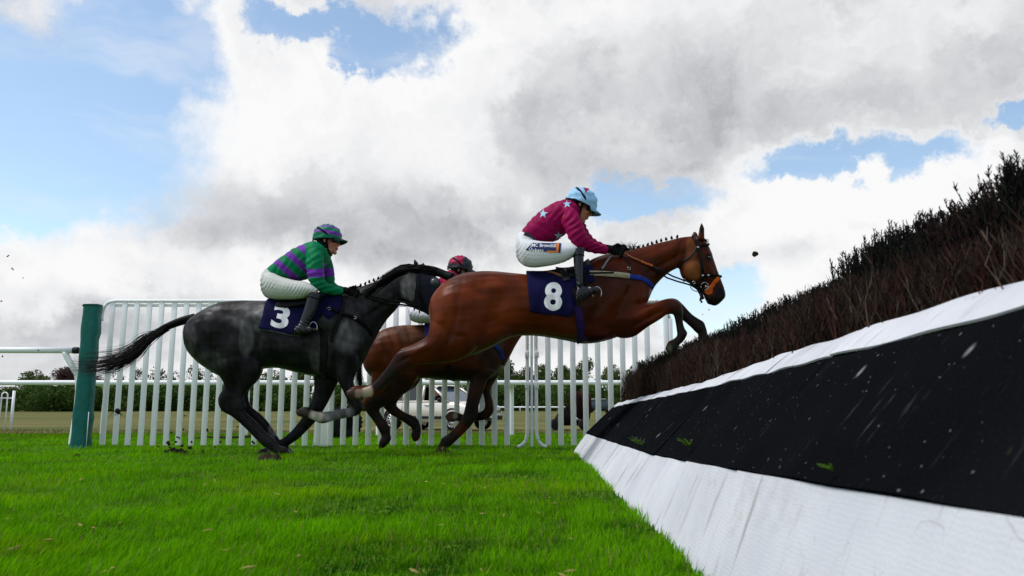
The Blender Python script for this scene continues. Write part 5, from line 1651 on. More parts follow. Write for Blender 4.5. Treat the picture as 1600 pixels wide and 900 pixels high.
FF3 = [(478, 550, 540, 560, .09), (488, 578, 532, 588, .082), (491, 605, 521, 612, .068), (486, 627, 512, 630, .053), (476, 645, 501, 648, .046), (469, 657, 491, 661, .036), (455, 673.5, 469, 683, .030), (438, 687, 450, 697, .030), (426, 692.5, 438, 706, .037), (415, 699, 423, 711, .031), (406, 702, 414, 716, .042), (400.5, 707, 409, 719, .045)]
EAR3 = [(656, 419, 645, 417, .028), (654.5, 413, 646, 413, .026), (651, 408, 646.5, 408, .015), (648, 404.5, 646.5, 404.5, .004)]
EARF3 = [(667, 421, 656, 418, .028), (665, 415, 657, 415, .024), (663, 412, 659.5, 412, .014), (662, 409.8, 661, 409.8, .004)]
parts = [(T3, 0, 2.3), (N3, 0, 2.1), (H3, 0, 2.3), (HN3, -.12), (HF3, .12), (FN3, -.11), (FF3, .11), (EAR3, -.065), (EARF3, .06)]
blobs = [(330, 498, 26, 30, 0, .016), (306, 535, 14, 40, -12, .016), (326, 545, 7, 42, -16, -.016), (362, 560, 24, 34, -10, .020), (350, 490, 34, 7, 15, -.010), (404, 495, 14, 12, 0, .020), (396, 530, 12, 42, 10, -.034), (420, 500, 14, 20, 0, -.012), (448, 545, 40, 24, 0, .012),
         (543, 512, 17, 44, 28, .022), (518, 528, 10, 40, 20, -.016), (540, 548, 26, 24, 0, .022), (566, 530, 14, 24, 15, .016), (552, 500, 6, 36, 24, -.012), (533, 588, 8, 26, 12, .012), (545, 590, 4, 30, 10, -.010), (590, 458, 34, 10, -28, .012), (598, 478, 36, 5, -32, -.012), (640, 448, 13, 15, 0, .012), (370, 600, 8, 22, 12, -.010), (357, 590, 8, 30, -18, .010)]
GP = (.20, .195, .195); GK = (.009, .008, .009)
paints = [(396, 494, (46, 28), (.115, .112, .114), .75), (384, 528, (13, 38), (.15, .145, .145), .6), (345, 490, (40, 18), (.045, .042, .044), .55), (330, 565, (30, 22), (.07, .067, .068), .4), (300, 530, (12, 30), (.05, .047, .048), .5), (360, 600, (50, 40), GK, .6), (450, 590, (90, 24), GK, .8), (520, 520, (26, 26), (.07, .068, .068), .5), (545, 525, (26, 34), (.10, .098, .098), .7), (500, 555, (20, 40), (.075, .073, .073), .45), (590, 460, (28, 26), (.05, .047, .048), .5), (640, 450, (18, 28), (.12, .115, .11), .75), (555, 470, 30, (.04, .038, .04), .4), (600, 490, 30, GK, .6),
          (350, 625, 26, GK, .9), (385, 655, 30, GK, .85), (420, 690, 18, (.02, .018, .018), .8), (440, 705, 18, (.012, .010, .010), .9), (427, 671, (9, 14), GP, .9, 1),
          (500, 620, 30, GK, .8), (480, 650, 24, GK, .85), (455, 680, 20, GK, .9), (426, 703, (10, 9), (.20, .185, .17), .9, 1), (405, 711, (9, 10), (.03, .018, .014), 1, 1),
          (545, 612, 24, GK, .75), (556, 634, 14, GK, .8), (535, 645, (22, 14), (.15, .145, .15), .85, -1), (515, 650, (20, 14), (.20, .19, .19), .9, -1), (494, 650, (15, 14), (.30, .26, .21), .95, -1), (472, 644, (13, 13), (.05, .036, .028), 1, -1)]
b3, V3, F3, NN3, PX3, C3 = build_body(h3, 'body', D3, parts, blobs, paints, GREY)
# dapples
at = b3.data.color_attributes['Col']
dp = (1 + .45 * np.clip(vnoise(V3, 9, 51) * 1.8, -.8, 1) + .25 * vnoise(V3, 18, 52)) * (1 + .35 * np.clip(vnoise(V3, 5.5, 41) * 2.2, -.7, 1.0) * np.exp(-((PX3[:, 1] - 520) / 60) ** 2))
c4 = np.ones((len(V3), 4), dtype=np.float32); c4[:, :3] = C3 * dp[:, None]; at.data.foreach_set('color', c4.ravel())
sk3 = Skin(V3, F3)
plaits(h3, [(556, 449), (563.5, 446.5), (570.5, 444), (577, 441), (584, 438.5), (591, 435.5), (598, 433), (606.5, 429.5), (613, 427.5), (627, 421)], D3, .017)
# hood over the face with eye cup
Fa = np.asarray(F3)
cen = PX3[Fa].mean(1)
# face line of the hood runs from the poll down to the jaw
sel = (cen[:, 0] + (cen[:, 1] - 420) * .10 > 652) & (cen[:, 1] > 413) & (cen[:, 0] < 703) & ~((cen[:, 1] < 419) & (cen[:, 0] < 668))
fs = Fa[sel]; u_, inv = np.unique(fs.ravel(), return_inverse=True)
ho_ = obj('hood', V3[u_] + NN3[u_] * .007, inv.reshape(-1, 4), mat('dark_hood_cloth', (.011, .011, .020), .6, .3, vary=.2, vscale=12, bump=.5, bscale=16), h3)
ec = sk3.hit(678.5, 442, .008)
MB().ell(ec, (.045, .035, .045), 16, 10).build('eye_cup', mat('grey_eye_cup', (.045, .047, .055), .3, .5), ho_)
MB().tube([ec + Vector((.05 * math.cos(a), 0, .05 * math.sin(a))) for a in np.linspace(0, 6.2832, 20)], .006, 6).build('eye_cup_rim', mat('navy_trim', (.02, .021, .035), .5, .4), ho_)
# tail : plaited dock then streaming hair
dk = [(304, 497), (286, 501), (268, 507.5), (252, 515), (238, 525)]
P = [W(x, y, D3) for x, y in dk]
tl3 = MB().tube([Vector(p) for p in catmull(np.array([tuple(p) for p in P]), 5)], [.048 - .0010 * i for i in range(21)], 12).build('tail', M_hair, h3)
cv = []
for i in range(520):
    g = random.gauss(0, 1); o2 = random.gauss(0, 1)
    t0 = random.random() ** .8
    b0 = P[2].lerp(P[4], t0) + Vector((random.uniform(-.02, .02), random.uniform(-.035, .035), random.uniform(-.035, .035)))
    sp = random.gauss(0, 1)
    L_ = min(1.0, max(.25, random.gauss(.72, .22)))
    path = [(226, 535 + 5 * sp), (208, 551 + 6.5 * sp), (186, 564 + 6.5 * sp), (160, 571 + 6.5 * sp), (136, 574 + 5.5 * sp), (112, 573 + 5 * sp)]
    nn_ = max(2, int(round(L_ * 6)))
    c = [b0] + [W(x - 2 * o2, y + .8 * g * (q + 1) - max(0, -sp) * 1.4 * (q - 1 if q > 1 else 0), D3 + .05 * o2 + .02 * q * g) for q, (x, y) in enumerate(path[:nn_])]
    cv.append([Vector(p) for p in catmull(np.array([tuple(p) for p in c]), 3)])
hair_strands('tail_hair', cv, M_hair, h3, .0026)
cl3, clm = cloth(h3, 'saddle_cloth', sk3, D3, [(416, 472, 405, 513), (430, 472, 424, 517), (448, 471, 444, 521), (468, 470, 467, 524), (488, 466, 488, 519), (510, 460, 514, 498), (533, 457, 536, 482)], M_navy)
skc = Skin(np.array([tuple(v) for v in clm.V]), clm.F)
V2, F2 = text_mesh('3', .035)
stick(cl3, 'number', V2, F2, skc, 439, 495.5, 27, 35.5, 13, M_num, .006, label='white figure 3')
mb = MB(); strap(mb, sk3, [(408, 514), (430, 519), (450, 523), (470, 525)], .010, .014); mb.build('cloth_edge', mat('grey_felt', (.05, .055, .055), .9, .1), cl3)
mb = MB(); strap(mb, sk3, [(508, 481), (525, 487), (545, 494), (560, 502), (572, 512), (580, 524)], .017, .012); mb.build('breast_girth', M_leather, h3)
mb = MB(); strap(mb, sk3, [(537, 470), (533, 490), (526, 512), (518, 535)], .013, .016); mb.build('breast_strap', M_leather, h3)
mb = MB()
for px, py in ((514, 483.5), (553, 497)):
    c = sk3.hit(px, py, .022); mb.tube([c + Vector((.016 * math.cos(a), 0, .013 * math.sin(a))) for a in np.linspace(0, 6.28, 12)], .004, 5)
mb.build('buckle', M_steel, h3)
mb = MB(); strap(mb, sk3, [(503, 492), (505, 515), (506, 545), (505, 575), (505, 589)], .034, .012); mb.build('girth', M_leather, h3)
mb = MB(); strap(mb, sk3, [(500, 500), (508, 507), (520, 510)], .05, .016); mb.build('saddle_flap', mat('grey_leather', (.03, .032, .038), .5, .4), h3)
mb = MB(); P = []
for t in np.linspace(0, 1, 9):
    x = 440 + 72 * t; y = 470 - 8 * t - 5 * abs(t - .4) ** 2 * 4; w_ = .11 + .06 * math.sin(t * 3.14)
    P.append([W(x, y + 10, D3) + Vector((0, -w_ - .08, -.05)), W(x, y + 3, D3) + Vector((0, -w_ * .8, 0)), W(x, y, D3), W(x, y + 3, D3) + Vector((0, w_ * .8, 0)), W(x, y + 10, D3) + Vector((0, w_ + .08, -.05))])
o = mb.grid(P).build('saddle', M_leather, h3); q = o.modifiers.new('s', 'SOLIDIFY'); q.thickness = .02
c = W(486, 512, D3 - .36)
MB().tube([c + Vector((.038 * math.cos(a) + .02, 0, .055 * math.sin(a))) for a in np.linspace(-.6, 3.8, 14)], .005, 6).build('stirrup', M_steel, h3)
br = MB()
strap(br, sk3, [(652, 420), (653, 440), (656, 460), (664, 478)], .013, .012)
strap(br, sk3, [(629, 466), (645, 474), (660, 481), (676, 488)], .010, .008)
br.build('bridle', M_leather, h3)
mb = MB(); h_ = W(556, 458, D3 - .17)
mb.tube([h_, *lay(sk3, [(572, 461), (595, 466), (615, 470)], .02, 3), W(632, 473, D3 - .13), W(650, 477, D3 - .12), W(668, 484, D3 - .1)], .008, 6)
mb.tube([h_, *lay(sk3, [(570, 464), (590, 470), (606, 475)], .02, 3), W(628, 476, D3 - .13), W(648, 480, D3 - .12), W(672, 489, D3 - .1)], .008, 6)
mb.build('reins', M_leather, h3)
mb = MB()
for q in ((648, 478), (656, 482)):
    mb.tube([W(q[0], q[1], D3 - .12), W(q[0] - 1, q[1] + 7, D3 - .12)], .008, 5)
mb.build('curb_strap', M_leather, h3)

# ---------------------------------------------------------------- third horse, behind
DB = 9.05
hb_ = thing('horse', (W(690, 703, DB).x, DB, 0), 'dark bay horse galloping behind and mostly hidden by the bay jumper', 'horse')
TB = [(567.5, 560, 569, 574, .06), (572, 544, 574, 582, .14), (582, 528, 585, 592, .20), (600, 514.5, 603, 604, .235), (625, 508.5, 628, 612, .25), (655, 507.5, 655, 592, .235), (690, 506, 690, 594, .255), (725, 502, 725, 596, .26), (752, 497, 750, 596, .235), (772, 498, 768, 591, .195), (788, 508, 779, 580, .14), (796, 520, 785, 570, .08)]
NB = [(745, 502, 788, 574, .15), (772, 486, 812, 530, .115), (796, 470, 832, 506, .095), (818, 456, 846, 486, .08), (838, 447, 856, 474, .075)]
HB = [(832, 446, 838, 478, .075), (848, 446, 842, 484, .085), (862, 454, 852, 492, .08), (874, 466, 866, 498, .065), (884, 480, 876, 505, .055), (892, 494, 884, 512, .052), (893, 502, 888, 514, .04)]
HNB = [(580, 575, 655, 585, .11), (580, 598, 642, 608, .09), (576, 613, 622, 621, .062), (567, 626, 601, 634, .050), (571, 642, 593, 641, .037), (583, 658, 599, 652.5, .031), (592, 673, 608, 664.5, .038), (596, 682, 610, 677, .031), (593, 689, 611, 686, .044), (591.5, 697, 606, 694, .042), (592, 702, 598, 701, .02)]
HFB = [(592, 575, 662, 585, .10), (594, 598, 650, 604, .085), (594, 614, 632, 615, .06), (595, 629, 620, 629, .050), (607, 645, 621, 635.5, .037), (625, 656, 632, 644, .031), (641, 667, 651, 652.5, .038), (644, 673, 657, 665, .031), (642.5, 678, 658, 674, .043), (644, 686, 656, 684, .042), (647, 690, 652, 689, .02)]
FNB = [(735, 570, 775, 580, .09), (735, 590, 762, 594, .075), (732, 608, 755, 612, .062), (728, 630, 749, 631, .050), (724, 646, 746, 650, .045), (718, 658, 735, 667, .034), (704, 675, 717, 685, .030), (690.5, 684, 703.5, 697, .036), (687, 692, 699, 699, .031), (683.5, 698, 699, 704, .043), (684, 704.5, 698, 706.5, .044)]
FFB = [(748, 570, 785, 575, .09), (751, 590, 776, 592, .07), (752, 606, 767, 608, .058), (756, 622, 770, 625, .048), (757, 637, 771.5, 641, .045), (751, 643, 764, 653.5, .036), (742, 645, 747, 657.5, .030), (728, 648, 730, 659.5, .030), (718, 646, 720, 660.5, .036), (711, 644, 713, 657, .030), (703, 643, 708, 660, .043), (695, 650, 699, 658, .03)]
parts = [(TB, 0, 2.3), (NB, 0, 2.1), (HB, 0, 2.3), (HNB, -.115), (HFB, .115), (FNB, -.10), (FFB, .10), ([(846, 448, 836, 446, .03), (845, 440, 838, 440, .02), (843, 432, 841, 432, .004)], -.06), ([(852, 449, 842, 446, .03), (850, 441, 844, 441, .02), (848, 434, 847, 434, .004)], .06)]
blobs = [(592, 550, 20, 34, 0, .016), (612, 570, 7, 36, -14, -.016), (640, 580, 24, 28, 0, .018), (660, 545, 12, 36, 10, -.026), (765, 540, 14, 36, 22, .018), (742, 550, 8, 36, 18, -.014), (735, 625, 6, 22, 10, .010)]
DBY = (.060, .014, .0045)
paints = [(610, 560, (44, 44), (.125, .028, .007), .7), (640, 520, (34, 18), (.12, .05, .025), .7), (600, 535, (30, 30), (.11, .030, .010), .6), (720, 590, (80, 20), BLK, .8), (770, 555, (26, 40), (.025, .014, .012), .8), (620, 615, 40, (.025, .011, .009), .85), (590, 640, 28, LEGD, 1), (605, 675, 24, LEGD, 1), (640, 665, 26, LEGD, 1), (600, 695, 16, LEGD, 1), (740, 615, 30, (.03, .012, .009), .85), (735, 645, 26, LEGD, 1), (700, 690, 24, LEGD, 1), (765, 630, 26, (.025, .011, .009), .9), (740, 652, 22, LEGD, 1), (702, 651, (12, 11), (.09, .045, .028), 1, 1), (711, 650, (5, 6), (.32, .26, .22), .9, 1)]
# darker brush-marks left across the quarters
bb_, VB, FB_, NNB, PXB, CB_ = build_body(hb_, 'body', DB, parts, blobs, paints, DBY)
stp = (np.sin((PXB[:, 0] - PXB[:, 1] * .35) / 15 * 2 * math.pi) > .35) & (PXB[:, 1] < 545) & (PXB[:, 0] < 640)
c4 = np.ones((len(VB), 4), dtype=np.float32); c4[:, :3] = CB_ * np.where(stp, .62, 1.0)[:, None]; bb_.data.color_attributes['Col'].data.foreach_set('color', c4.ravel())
skb = Skin(VB, FB_)
clb, clm = cloth(hb_, 'saddle_cloth', skb, DB, [(663, 509, 666, 535), (685, 508, 688, 550), (710, 505, 712, 552), (745, 500, 748, 548)], M_navy2)
mb = MB(); strap(mb, skb, [(742, 520), (760, 530), (778, 545), (785, 560)], .02, .014); mb.build('breast_girth', M_blue, hb_)
mb = MB(); strap(mb, skb, [(700, 570), (706, 585), (707, 594)], .03, .012); mb.build('girth', M_leather, hb_)
P = [W(574, 540, DB + .02), W(566, 550, DB + .06), W(562, 570, DB + .08)]
MB().tube([Vector(p) for p in catmull(np.array([tuple(p) for p in P]), 4)], [.04, .038, .036, .034, .032, .03, .028, .026, .024], 10).build('tail', M_hair, hb_)
cv = []
for i in range(120):
    b0 = P[1].lerp(P[2], random.random()); o1, o2 = random.gauss(0, 1), random.gauss(0, 1)
    cv.append([b0, W(561 + 2 * o1, 588 + 3 * o2, DB + .09), W(563 + 3 * o1, 602 + 6 * o2, DB + .1)])
hair_strands('tail_hair', cv, M_hair, hb_, .004)

# ================================================================== jockeys
SKINC = (.43, .19, .13)
def head_arrays():
    """a head facing +X : skull, jaw, nose, lips, brow, ears, neck"""
    m = MB()
    m.ell((-.012, 0, .035), (.098, .076, .092), 20, 14)
    m.ell((.030, 0, -.045), (.060, .058, .072), 18, 12)
    m.ell((.035, 0, -.088), (.050, .048, .030), 16, 10)
    m.ell((.072, 0, -.108), (.020, .024, .017), 12, 8)
    m.ell((.074, 0, .022), (.020, .052, .016), 14, 8)
    m.ell((.062, .036, -.028), (.030, .022, .022), 12, 8); m.ell((.062, -.036, -.028), (.030, .022, .022), 12, 8)
    m.tube([(.080, 0, .020), (.094, 0, -.010), (.108, 0, -.036), (.088, 0, -.046)], [.010, .012, .0165, .010], 10)
    m.ell((.094, .012, -.040), (.012, .009, .008), 8, 6); m.ell((.094, -.012, -.040), (.012, .009, .008), 8, 6)
    m.ell((.089, 0, -.064), (.012, .024, .0065), 12, 6); m.ell((.086, 0, -.077), (.012, .021, .0075), 12, 6)
    for s in (-1, 1):
        m.ell((-.012, s * .079, -.010), (.020, .010, .033), 10, 8, Matrix.Rotation(R(12), 3, 'Y'))
    m.tube([(-.030, 0, -.02), (-.040, 0, -.09), (-.058, 0, -.15), (-.085, 0, -.21)], [.060, .056, .060, .070], 14)
    return m
def put_head(c, pitch, s, yaw=0.0):
    M = Matrix.Translation(c) @ Matrix.Rotation(R(yaw), 4, 'Z') @ Matrix.Rotation(R(pitch), 4, 'Y') @ Matrix.Scale(s, 4)
    return M
def fist(mb, c, s, fwd, near=-1):
    """a gloved hand closed round the reins: palm, four bent fingers of their own lengths, thumb from the side of the palm"""
    fwd = Vector(fwd).normalized(); lat = Vector((0, near, 0)); up = lat.cross(fwd) * (1 if near < 0 else -1)
    if up.z < 0:
        up = -up
    rot = Matrix((fwd, lat, up)).transposed()
    mb.ell(c, (.048 * s, .022 * s, .042 * s), 14, 10, rot)
    for i, (ln, zz) in enumerate(((.90, .030), (1.0, .010), (.95, -.011), (.78, -.031))):
        b_ = c + rot @ Vector((.030, .006, zz)) * s
        p = [b_, b_ + rot @ Vector((.030 * ln, .012, -.002)) * s, b_ + rot @ Vector((.042 * ln, -.010, -.008)) * s, b_ + rot @ Vector((.022 * ln, -.026, -.010)) * s]
        mb.tube(p, [.0105 * s, .0105 * s, .0095 * s, .008 * s], 8)
    b_ = c + rot @ Vector((-.012, .010, .032)) * s
    mb.tube([b_, b_ + rot @ Vector((.024, .008, .018)) * s, b_ + rot @ Vector((.050, .000, .012)) * s], [.013 * s, .012 * s, .009 * s], 8)
    mb.tube([c + rot @ Vector((-.075, 0, 0)) * s, c + rot @ Vector((-.02, 0, 0)) * s], [.030 * s, .034 * s], 10)
def limb_off(ch, f):
    return f
def swept(ch, d, offs, n=18, k=3, pw=2.0):
    """chain() with a sideways place of its own for every section"""
    A = catmull([tuple(p[:5]) + (o,) for p, o in zip(ch, offs)], k)
    V = []; F = []
    for (x1, y1, x2, y2, hw, o) in A:
        a, b_ = W(x1, y1, d + o), W(x2, y2, d + o); c, ax = (a + b_) / 2, (a - b_) / 2
        for q in range(n):
            t = 2 * math.pi * q / n
            V.append(c + ax * math.cos(t) + Vector((0, 1, 0)) * hw * math.sin(t))
    m = len(A)
    for i in range(m - 1):
        for q in range(n):
            q2 = (q + 1) % n
            F.append((i * n + q, i * n + q2, (i + 1) * n + q2, (i + 1) * n + q))
    V.append(sum(V[:n], Vector()) / n); V.append(sum(V[(m - 1) * n:m * n], Vector()) / n)
    for q in range(n):
        q2 = (q + 1) % n
        F.append((m * n, q2, q)); F.append((m * n + 1, (m - 1) * n + q, (m - 1) * n + q2))
    return V, F
def shrink(ch, f):
    out = []
    for x1, y1, x2, y2, w in ch:
        cx, cy = (x1 + x2) / 2, (y1 + y2) / 2
        out.append((cx + (x1 - cx) * f, cy + (y1 - cy) * f, cx + (x2 - cx) * f, cy + (y2 - cy) * f, w * f))
    return out
def jockey(name, label, d, headc, pitch, hs, torso, arm, arm_off, farm, farm_off, thigh, th_off, fth, fth_off, pelvis, shaft, foot, b_off, handc, fhandc, silk, cap, capcol, peakcol, breech_col, fold, yaw=0.0, foldb=.0012):
    root = thing('person', tuple(W(pelvis[0][0], pelvis[0][3], d)), label, 'jockey')
    M = put_head(headc, pitch, hs, yaw)
    hm = head_arrays()
    # body: one continuous figure under the clothes
    mb = MB(); mb.add([M @ Vector(v) for v in hm.V], hm.F)
    V, F = chain(shrink(torso, .86), d); mb.add(V, F)
    V, F = chain(shrink(pelvis, .84), d); mb.add(V, F)
    nb = M @ Vector((-.085, 0, -.21)); t0 = W((torso[-1][0] + torso[-1][2]) / 2, (torso[-1][1] + torso[-1][3]) / 2, d)
    mb.tube([nb, nb.lerp(t0, .6), t0], [.065, .08, .10], 12)
    for ch, of in ((arm, arm_off), (farm, farm_off), (thigh, th_off), (fth, fth_off)):
        V, F = swept(shrink(ch, .80), d, of); mb.add(V, F)
    for sgn in (-1, 1):
        V, F = swept(shrink(shaft, .8), d, [sgn * abs(o) for o in b_off[:len(shaft)]]); mb.add(V, F)
        V, F = swept(shrink(foot, .8), d, [sgn * abs(b_off[-1])] * len(foot)); mb.add(V, F)
    for h_, nr in ((handc, -1), (fhandc, 1)):
        mb.ell(h_, (.04, .025, .036), 10, 8)
    V, F = fuse(mb, .0075, 3)
    inv = np.array(M.inverted()); L = V @ inv[:3, :3].T + inv[:3, 3]
    C = np.tile(np.array(SKINC), (len(V), 1))
    C *= (1 + .12 * vnoise(V, 9, 3))[:, None]
    lip = (np.abs(L[:, 2] + .070) < .010) & (L[:, 0] > .078) & (np.abs(L[:, 1]) < .026); C[lip] = (.30, .10, .085)
    cheek = ((L[:, 0] > .04) & (np.abs(L[:, 2] + .03) < .03)); C[cheek] *= np.array([1.1, .9, .9])
    hair = (L[:, 0] < -.02) & (L[:, 2] > -.07) & (L[:, 2] < .14); C[hair] = (.022, .015, .012)
    body = obj('body', V, F, M_skin, root, cols=C)
    for sgn in (-1, 1):
        sphere(body, 'eye', M @ Vector((.074, sgn * .033, .004)), .013, M_eye)
    # silk jersey
    mb = MB(); V, F = chain(torso, d, pw=2.1); mb.add(V, F)
    V, F = swept(arm, d, arm_off); mb.add(V, F)
    nt_ = len(mb.V)
    V, F = swept(farm, d, farm_off); mb.add(V, F)
    V, F = fuse(mb, .0065, 5)
    N = normals(V, F); PX = topx(V)
    fo = np.zeros(len(V))
    for (nx_, ny_, wl_, am_, cx_, cy_, rr_) in fold:
        q = PX[:, 0] * nx_ + PX[:, 1] * ny_ + 2.2 * vnoise(V, 4, 8)
        w = np.exp(-(((PX[:, 0] - cx_) / rr_) ** 2 + ((PX[:, 1] - cy_) / rr_) ** 2))
        fo += am_ * np.sin(q / wl_ * 2 * math.pi) * w
    fo += .0022 * vnoise(V, 6, 9) + .0014 * vnoise(V, 13, 10)
    V = V + N * fo[:, None]
    C = silk(V, PX, N, d)
    jer = obj('jersey', V, F, M_silk, root, cols=C)
    skj = Skin(V, F)
    # collar
    cpt = M @ Vector((-.062, 0, -.155)); axis = (M.to_3x3() @ Vector((-.35, 0, -1))).normalized()
    P = []
    for k in range(17):
        a = 2 * math.pi * k / 16
        P.append([cpt + (M.to_3x3() @ Vector((math.cos(a) * r_, math.sin(a) * r_, z_))) for r_, z_ in ((.072, .025), (.078, 0), (.085, -.035))])
    MB().grid(P).build('collar', M_dark, jer)
    # breeches
    mb = MB(); V, F = chain(pelvis, d, pw=2.1); mb.add(V, F)
    V, F = swept(thigh, d, th_off); mb.add(V, F)
    V, F = swept(fth, d, fth_off); mb.add(V, F)
    V, F = fuse(mb, .0065, 6)
    N = normals(V, F); PX = topx(V)
    q = PX[:, 0] * .86 + PX[:, 1] * .5 + 2.5 * vnoise(V, 3.5, 18)
    V = V + N * (foldb * np.sin(q / 5.2 * 2 * math.pi + 3 * vnoise(V, 1.6, 33)) * sstep(vnoise(V, 2.6, 19), -.25, .45) + .003 * vnoise(V, 3.2, 20))[:, None]
    bre = obj('breeches', V, F, M_breech, root, cols=np.tile(np.array(breech_col), (len(V), 1)))
    skb_ = Skin(V, F)
    # boots, one each side
    for sgn in (-1, 1):
        mb = MB()
        V, F = swept(shaft, d, [sgn * abs(o) for o in b_off[:len(shaft)]]); mb.add(V, F)
        V, F = swept(foot, d, [sgn * abs(b_off[-1])] * len(foot)); mb.add(V, F)
        V, F = fuse(mb, .007, 4)
        N = normals(V, F)
        PX = topx(V); ank = np.exp(-((PX[:, 1] - (shaft[-1][1] + shaft[-1][3]) / 2) / 14) ** 2)
        V = V + N * (.0035 * np.sin((PX[:, 1] * .8 - PX[:, 0] * .5) / 5.2 * 2 * math.pi + 2 * vnoise(V, 4, 3)) * ank + .001 * vnoise(V, 9, 4))[:, None]
        bt_ = obj('boot', V, F, M_boot, root)
        # turned top band
        a_ = shaft[1]; o_ = sgn * abs(b_off[1])
        V, F = swept([(a_[0] - .6, a_[1], a_[2] + .6, a_[3], a_[4] + .006), (a_[0] - .6, a_[1] + 1.8, a_[2] + .6, a_[3] + 1.8, a_[4] + .006)], d, [o_, o_])
        obj('boot_band', V, F, M_dark, bt_)
    for h_, nr in ((handc, -1), (fhandc, 1)):
        mb = MB(); fist(mb, h_, hs * .98, (1, 0, -.25), nr)
        V, F = fuse(mb, .0045, 2)
        obj('glove', V, F, M_glove, root)
    # helmet with silk cap
    hm = MB(); rows = []
    n_a, n_b = 20, 40
    for i in range(n_a + 1):
        th_ = math.pi * .5 * i / n_a * 1.22
        row = []
        for k in range(n_b + 1):
            a = 2 * math.pi * k / n_b
            low = -.010 - .020 * (math.cos(a) < -.2) * (-math.cos(a) - .2)
            x = .128 * math.sin(min(th_, math.pi / 2)) * math.cos(a); y = .108 * math.sin(min(th_, math.pi / 2)) * math.sin(a)
            z = .042 + .110 * math.cos(th_) if th_ < math.pi / 2 else .042 + .110 * math.cos(th_) * .9
            x -= .006
            wr = .0018 * math.sin(5 * a + 9 * th_) + .0012 * math.sin(13 * a - 5 * th_)
            row.append(M @ Vector((x + wr * math.cos(a) * 2, y + wr * math.sin(a) * 2, max(z, low + .0) + wr)))
        rows.append(row)
    hm.grid(rows)
    inv3 = inv
    V = np.array([tuple(v) for v in hm.V]); L = V @ inv3[:3, :3].T + inv3[:3, 3]
    C = np.array([capcol(*l) for l in L])
    he = obj('helmet', V, hm.F, M_helmet, root, cols=C)
    # rim / underside
    MB().tube([M @ Vector((.1265 * math.cos(a) - .006, .1065 * math.sin(a), .004 if math.cos(a) > -.3 else -.004)) for a in np.linspace(0, 2 * math.pi, 40)], .0065, 6).build('helmet_rim', M_dark, he)
    # peak
    rows = []
    for r_ in (0, .25, .5, .75, 1.0):
        rows.append([M @ Vector((.118 * math.cos(a) + (.062 * r_) * math.cos(a * .9), .104 * math.sin(a) * (1 - .06 * r_), .020 - .020 * r_ - .030 * r_ * (math.sin(a) ** 2))) for a in np.linspace(-1.05, 1.05, 19)])
    pk = MB().grid(rows)
    po = obj('peak', pk.V, pk.F, M_helmet, he, cols=np.tile(np.array(peakcol), (len(pk.V), 1)))
    q = po.modifiers.new('s', 'SOLIDIFY'); q.thickness = .006
    # button on top
    MB().ell(M @ Vector((-.006, 0, .154)), (.012 * hs, .012 * hs, .006 * hs), 10, 6).build('cap_button', mat('cap_button', tuple(cap), .6, .3), he)
    # chin strap and skull-cap harness
    mb = MB()
    for sgn in (-1, 1):
        mb.tube([M @ Vector((.012, sgn * .086, .02)), M @ Vector((.012, sgn * .082, -.03)), M @ Vector((.020, sgn * .070, -.080)), M @ Vector((.034, sgn * .040, -.122)), M @ Vector((.036, 0, -.130))], .010 * hs, 6)
        mb.tube([M @ Vector((-.05, sgn * .084, .0)), M @ Vector((-.030, sgn * .083, -.05)), M @ Vector((.010, sgn * .074, -.078))], .012 * hs, 6)
        mb.ell(M @ Vector((-.030, sgn * .074, -.022)), (.034 * hs, .016 * hs, .040 * hs), 12, 8)
    mb.build('chin_harness', M_dark, he)
    # goggles: band across the cap, frame and lens over the eyes
    mb = MB()
    for sgn in (-1, 1):
        mb.tube([M @ Vector((.074, sgn * .066, .006)), M @ Vector((.040, sgn * .092, .022)), M @ Vector((.005, sgn * .108, .050)), M @ Vector((-.045, sgn * .098, .085)), M @ Vector((-.085, sgn * .062, .108)), M @ Vector((-.102, sgn * .0, .110))], .0085 * hs, 6)
    gb = mb.build('goggle_strap', M_dark, root)
    rows = []
    for z_, g in ((.030, .000), (.022, .010), (.004, .014), (-.014, .010), (-.022, .000)):
        rows.append([M @ Vector((.088 * math.cos(a * .85) + g * math.cos(a), .078 * math.sin(a), z_ - .006 * math.cos(2 * a))) for a in np.linspace(-1.05, 1.05, 17)])
    gl = MB().grid(rows).build('goggle_lens', M_glass, root)
    q = gl.modifiers.new('s', 'SOLIDIFY'); q.thickness = .004
    mb = MB()
    for rw in (rows[0], rows[-1]):
        mb.tube(rw, .0055 * hs, 6)
    for e_ in (0, -1):
        mb.tube([r_[e_] for r_ in rows], .0055 * hs, 6)
    mb.build('goggle_frame', M_dark, gl)
    return dict(root=root, M=M, jersey=jer, skj=skj, breeches=bre, skb=skb_, helmet=he, body=body)

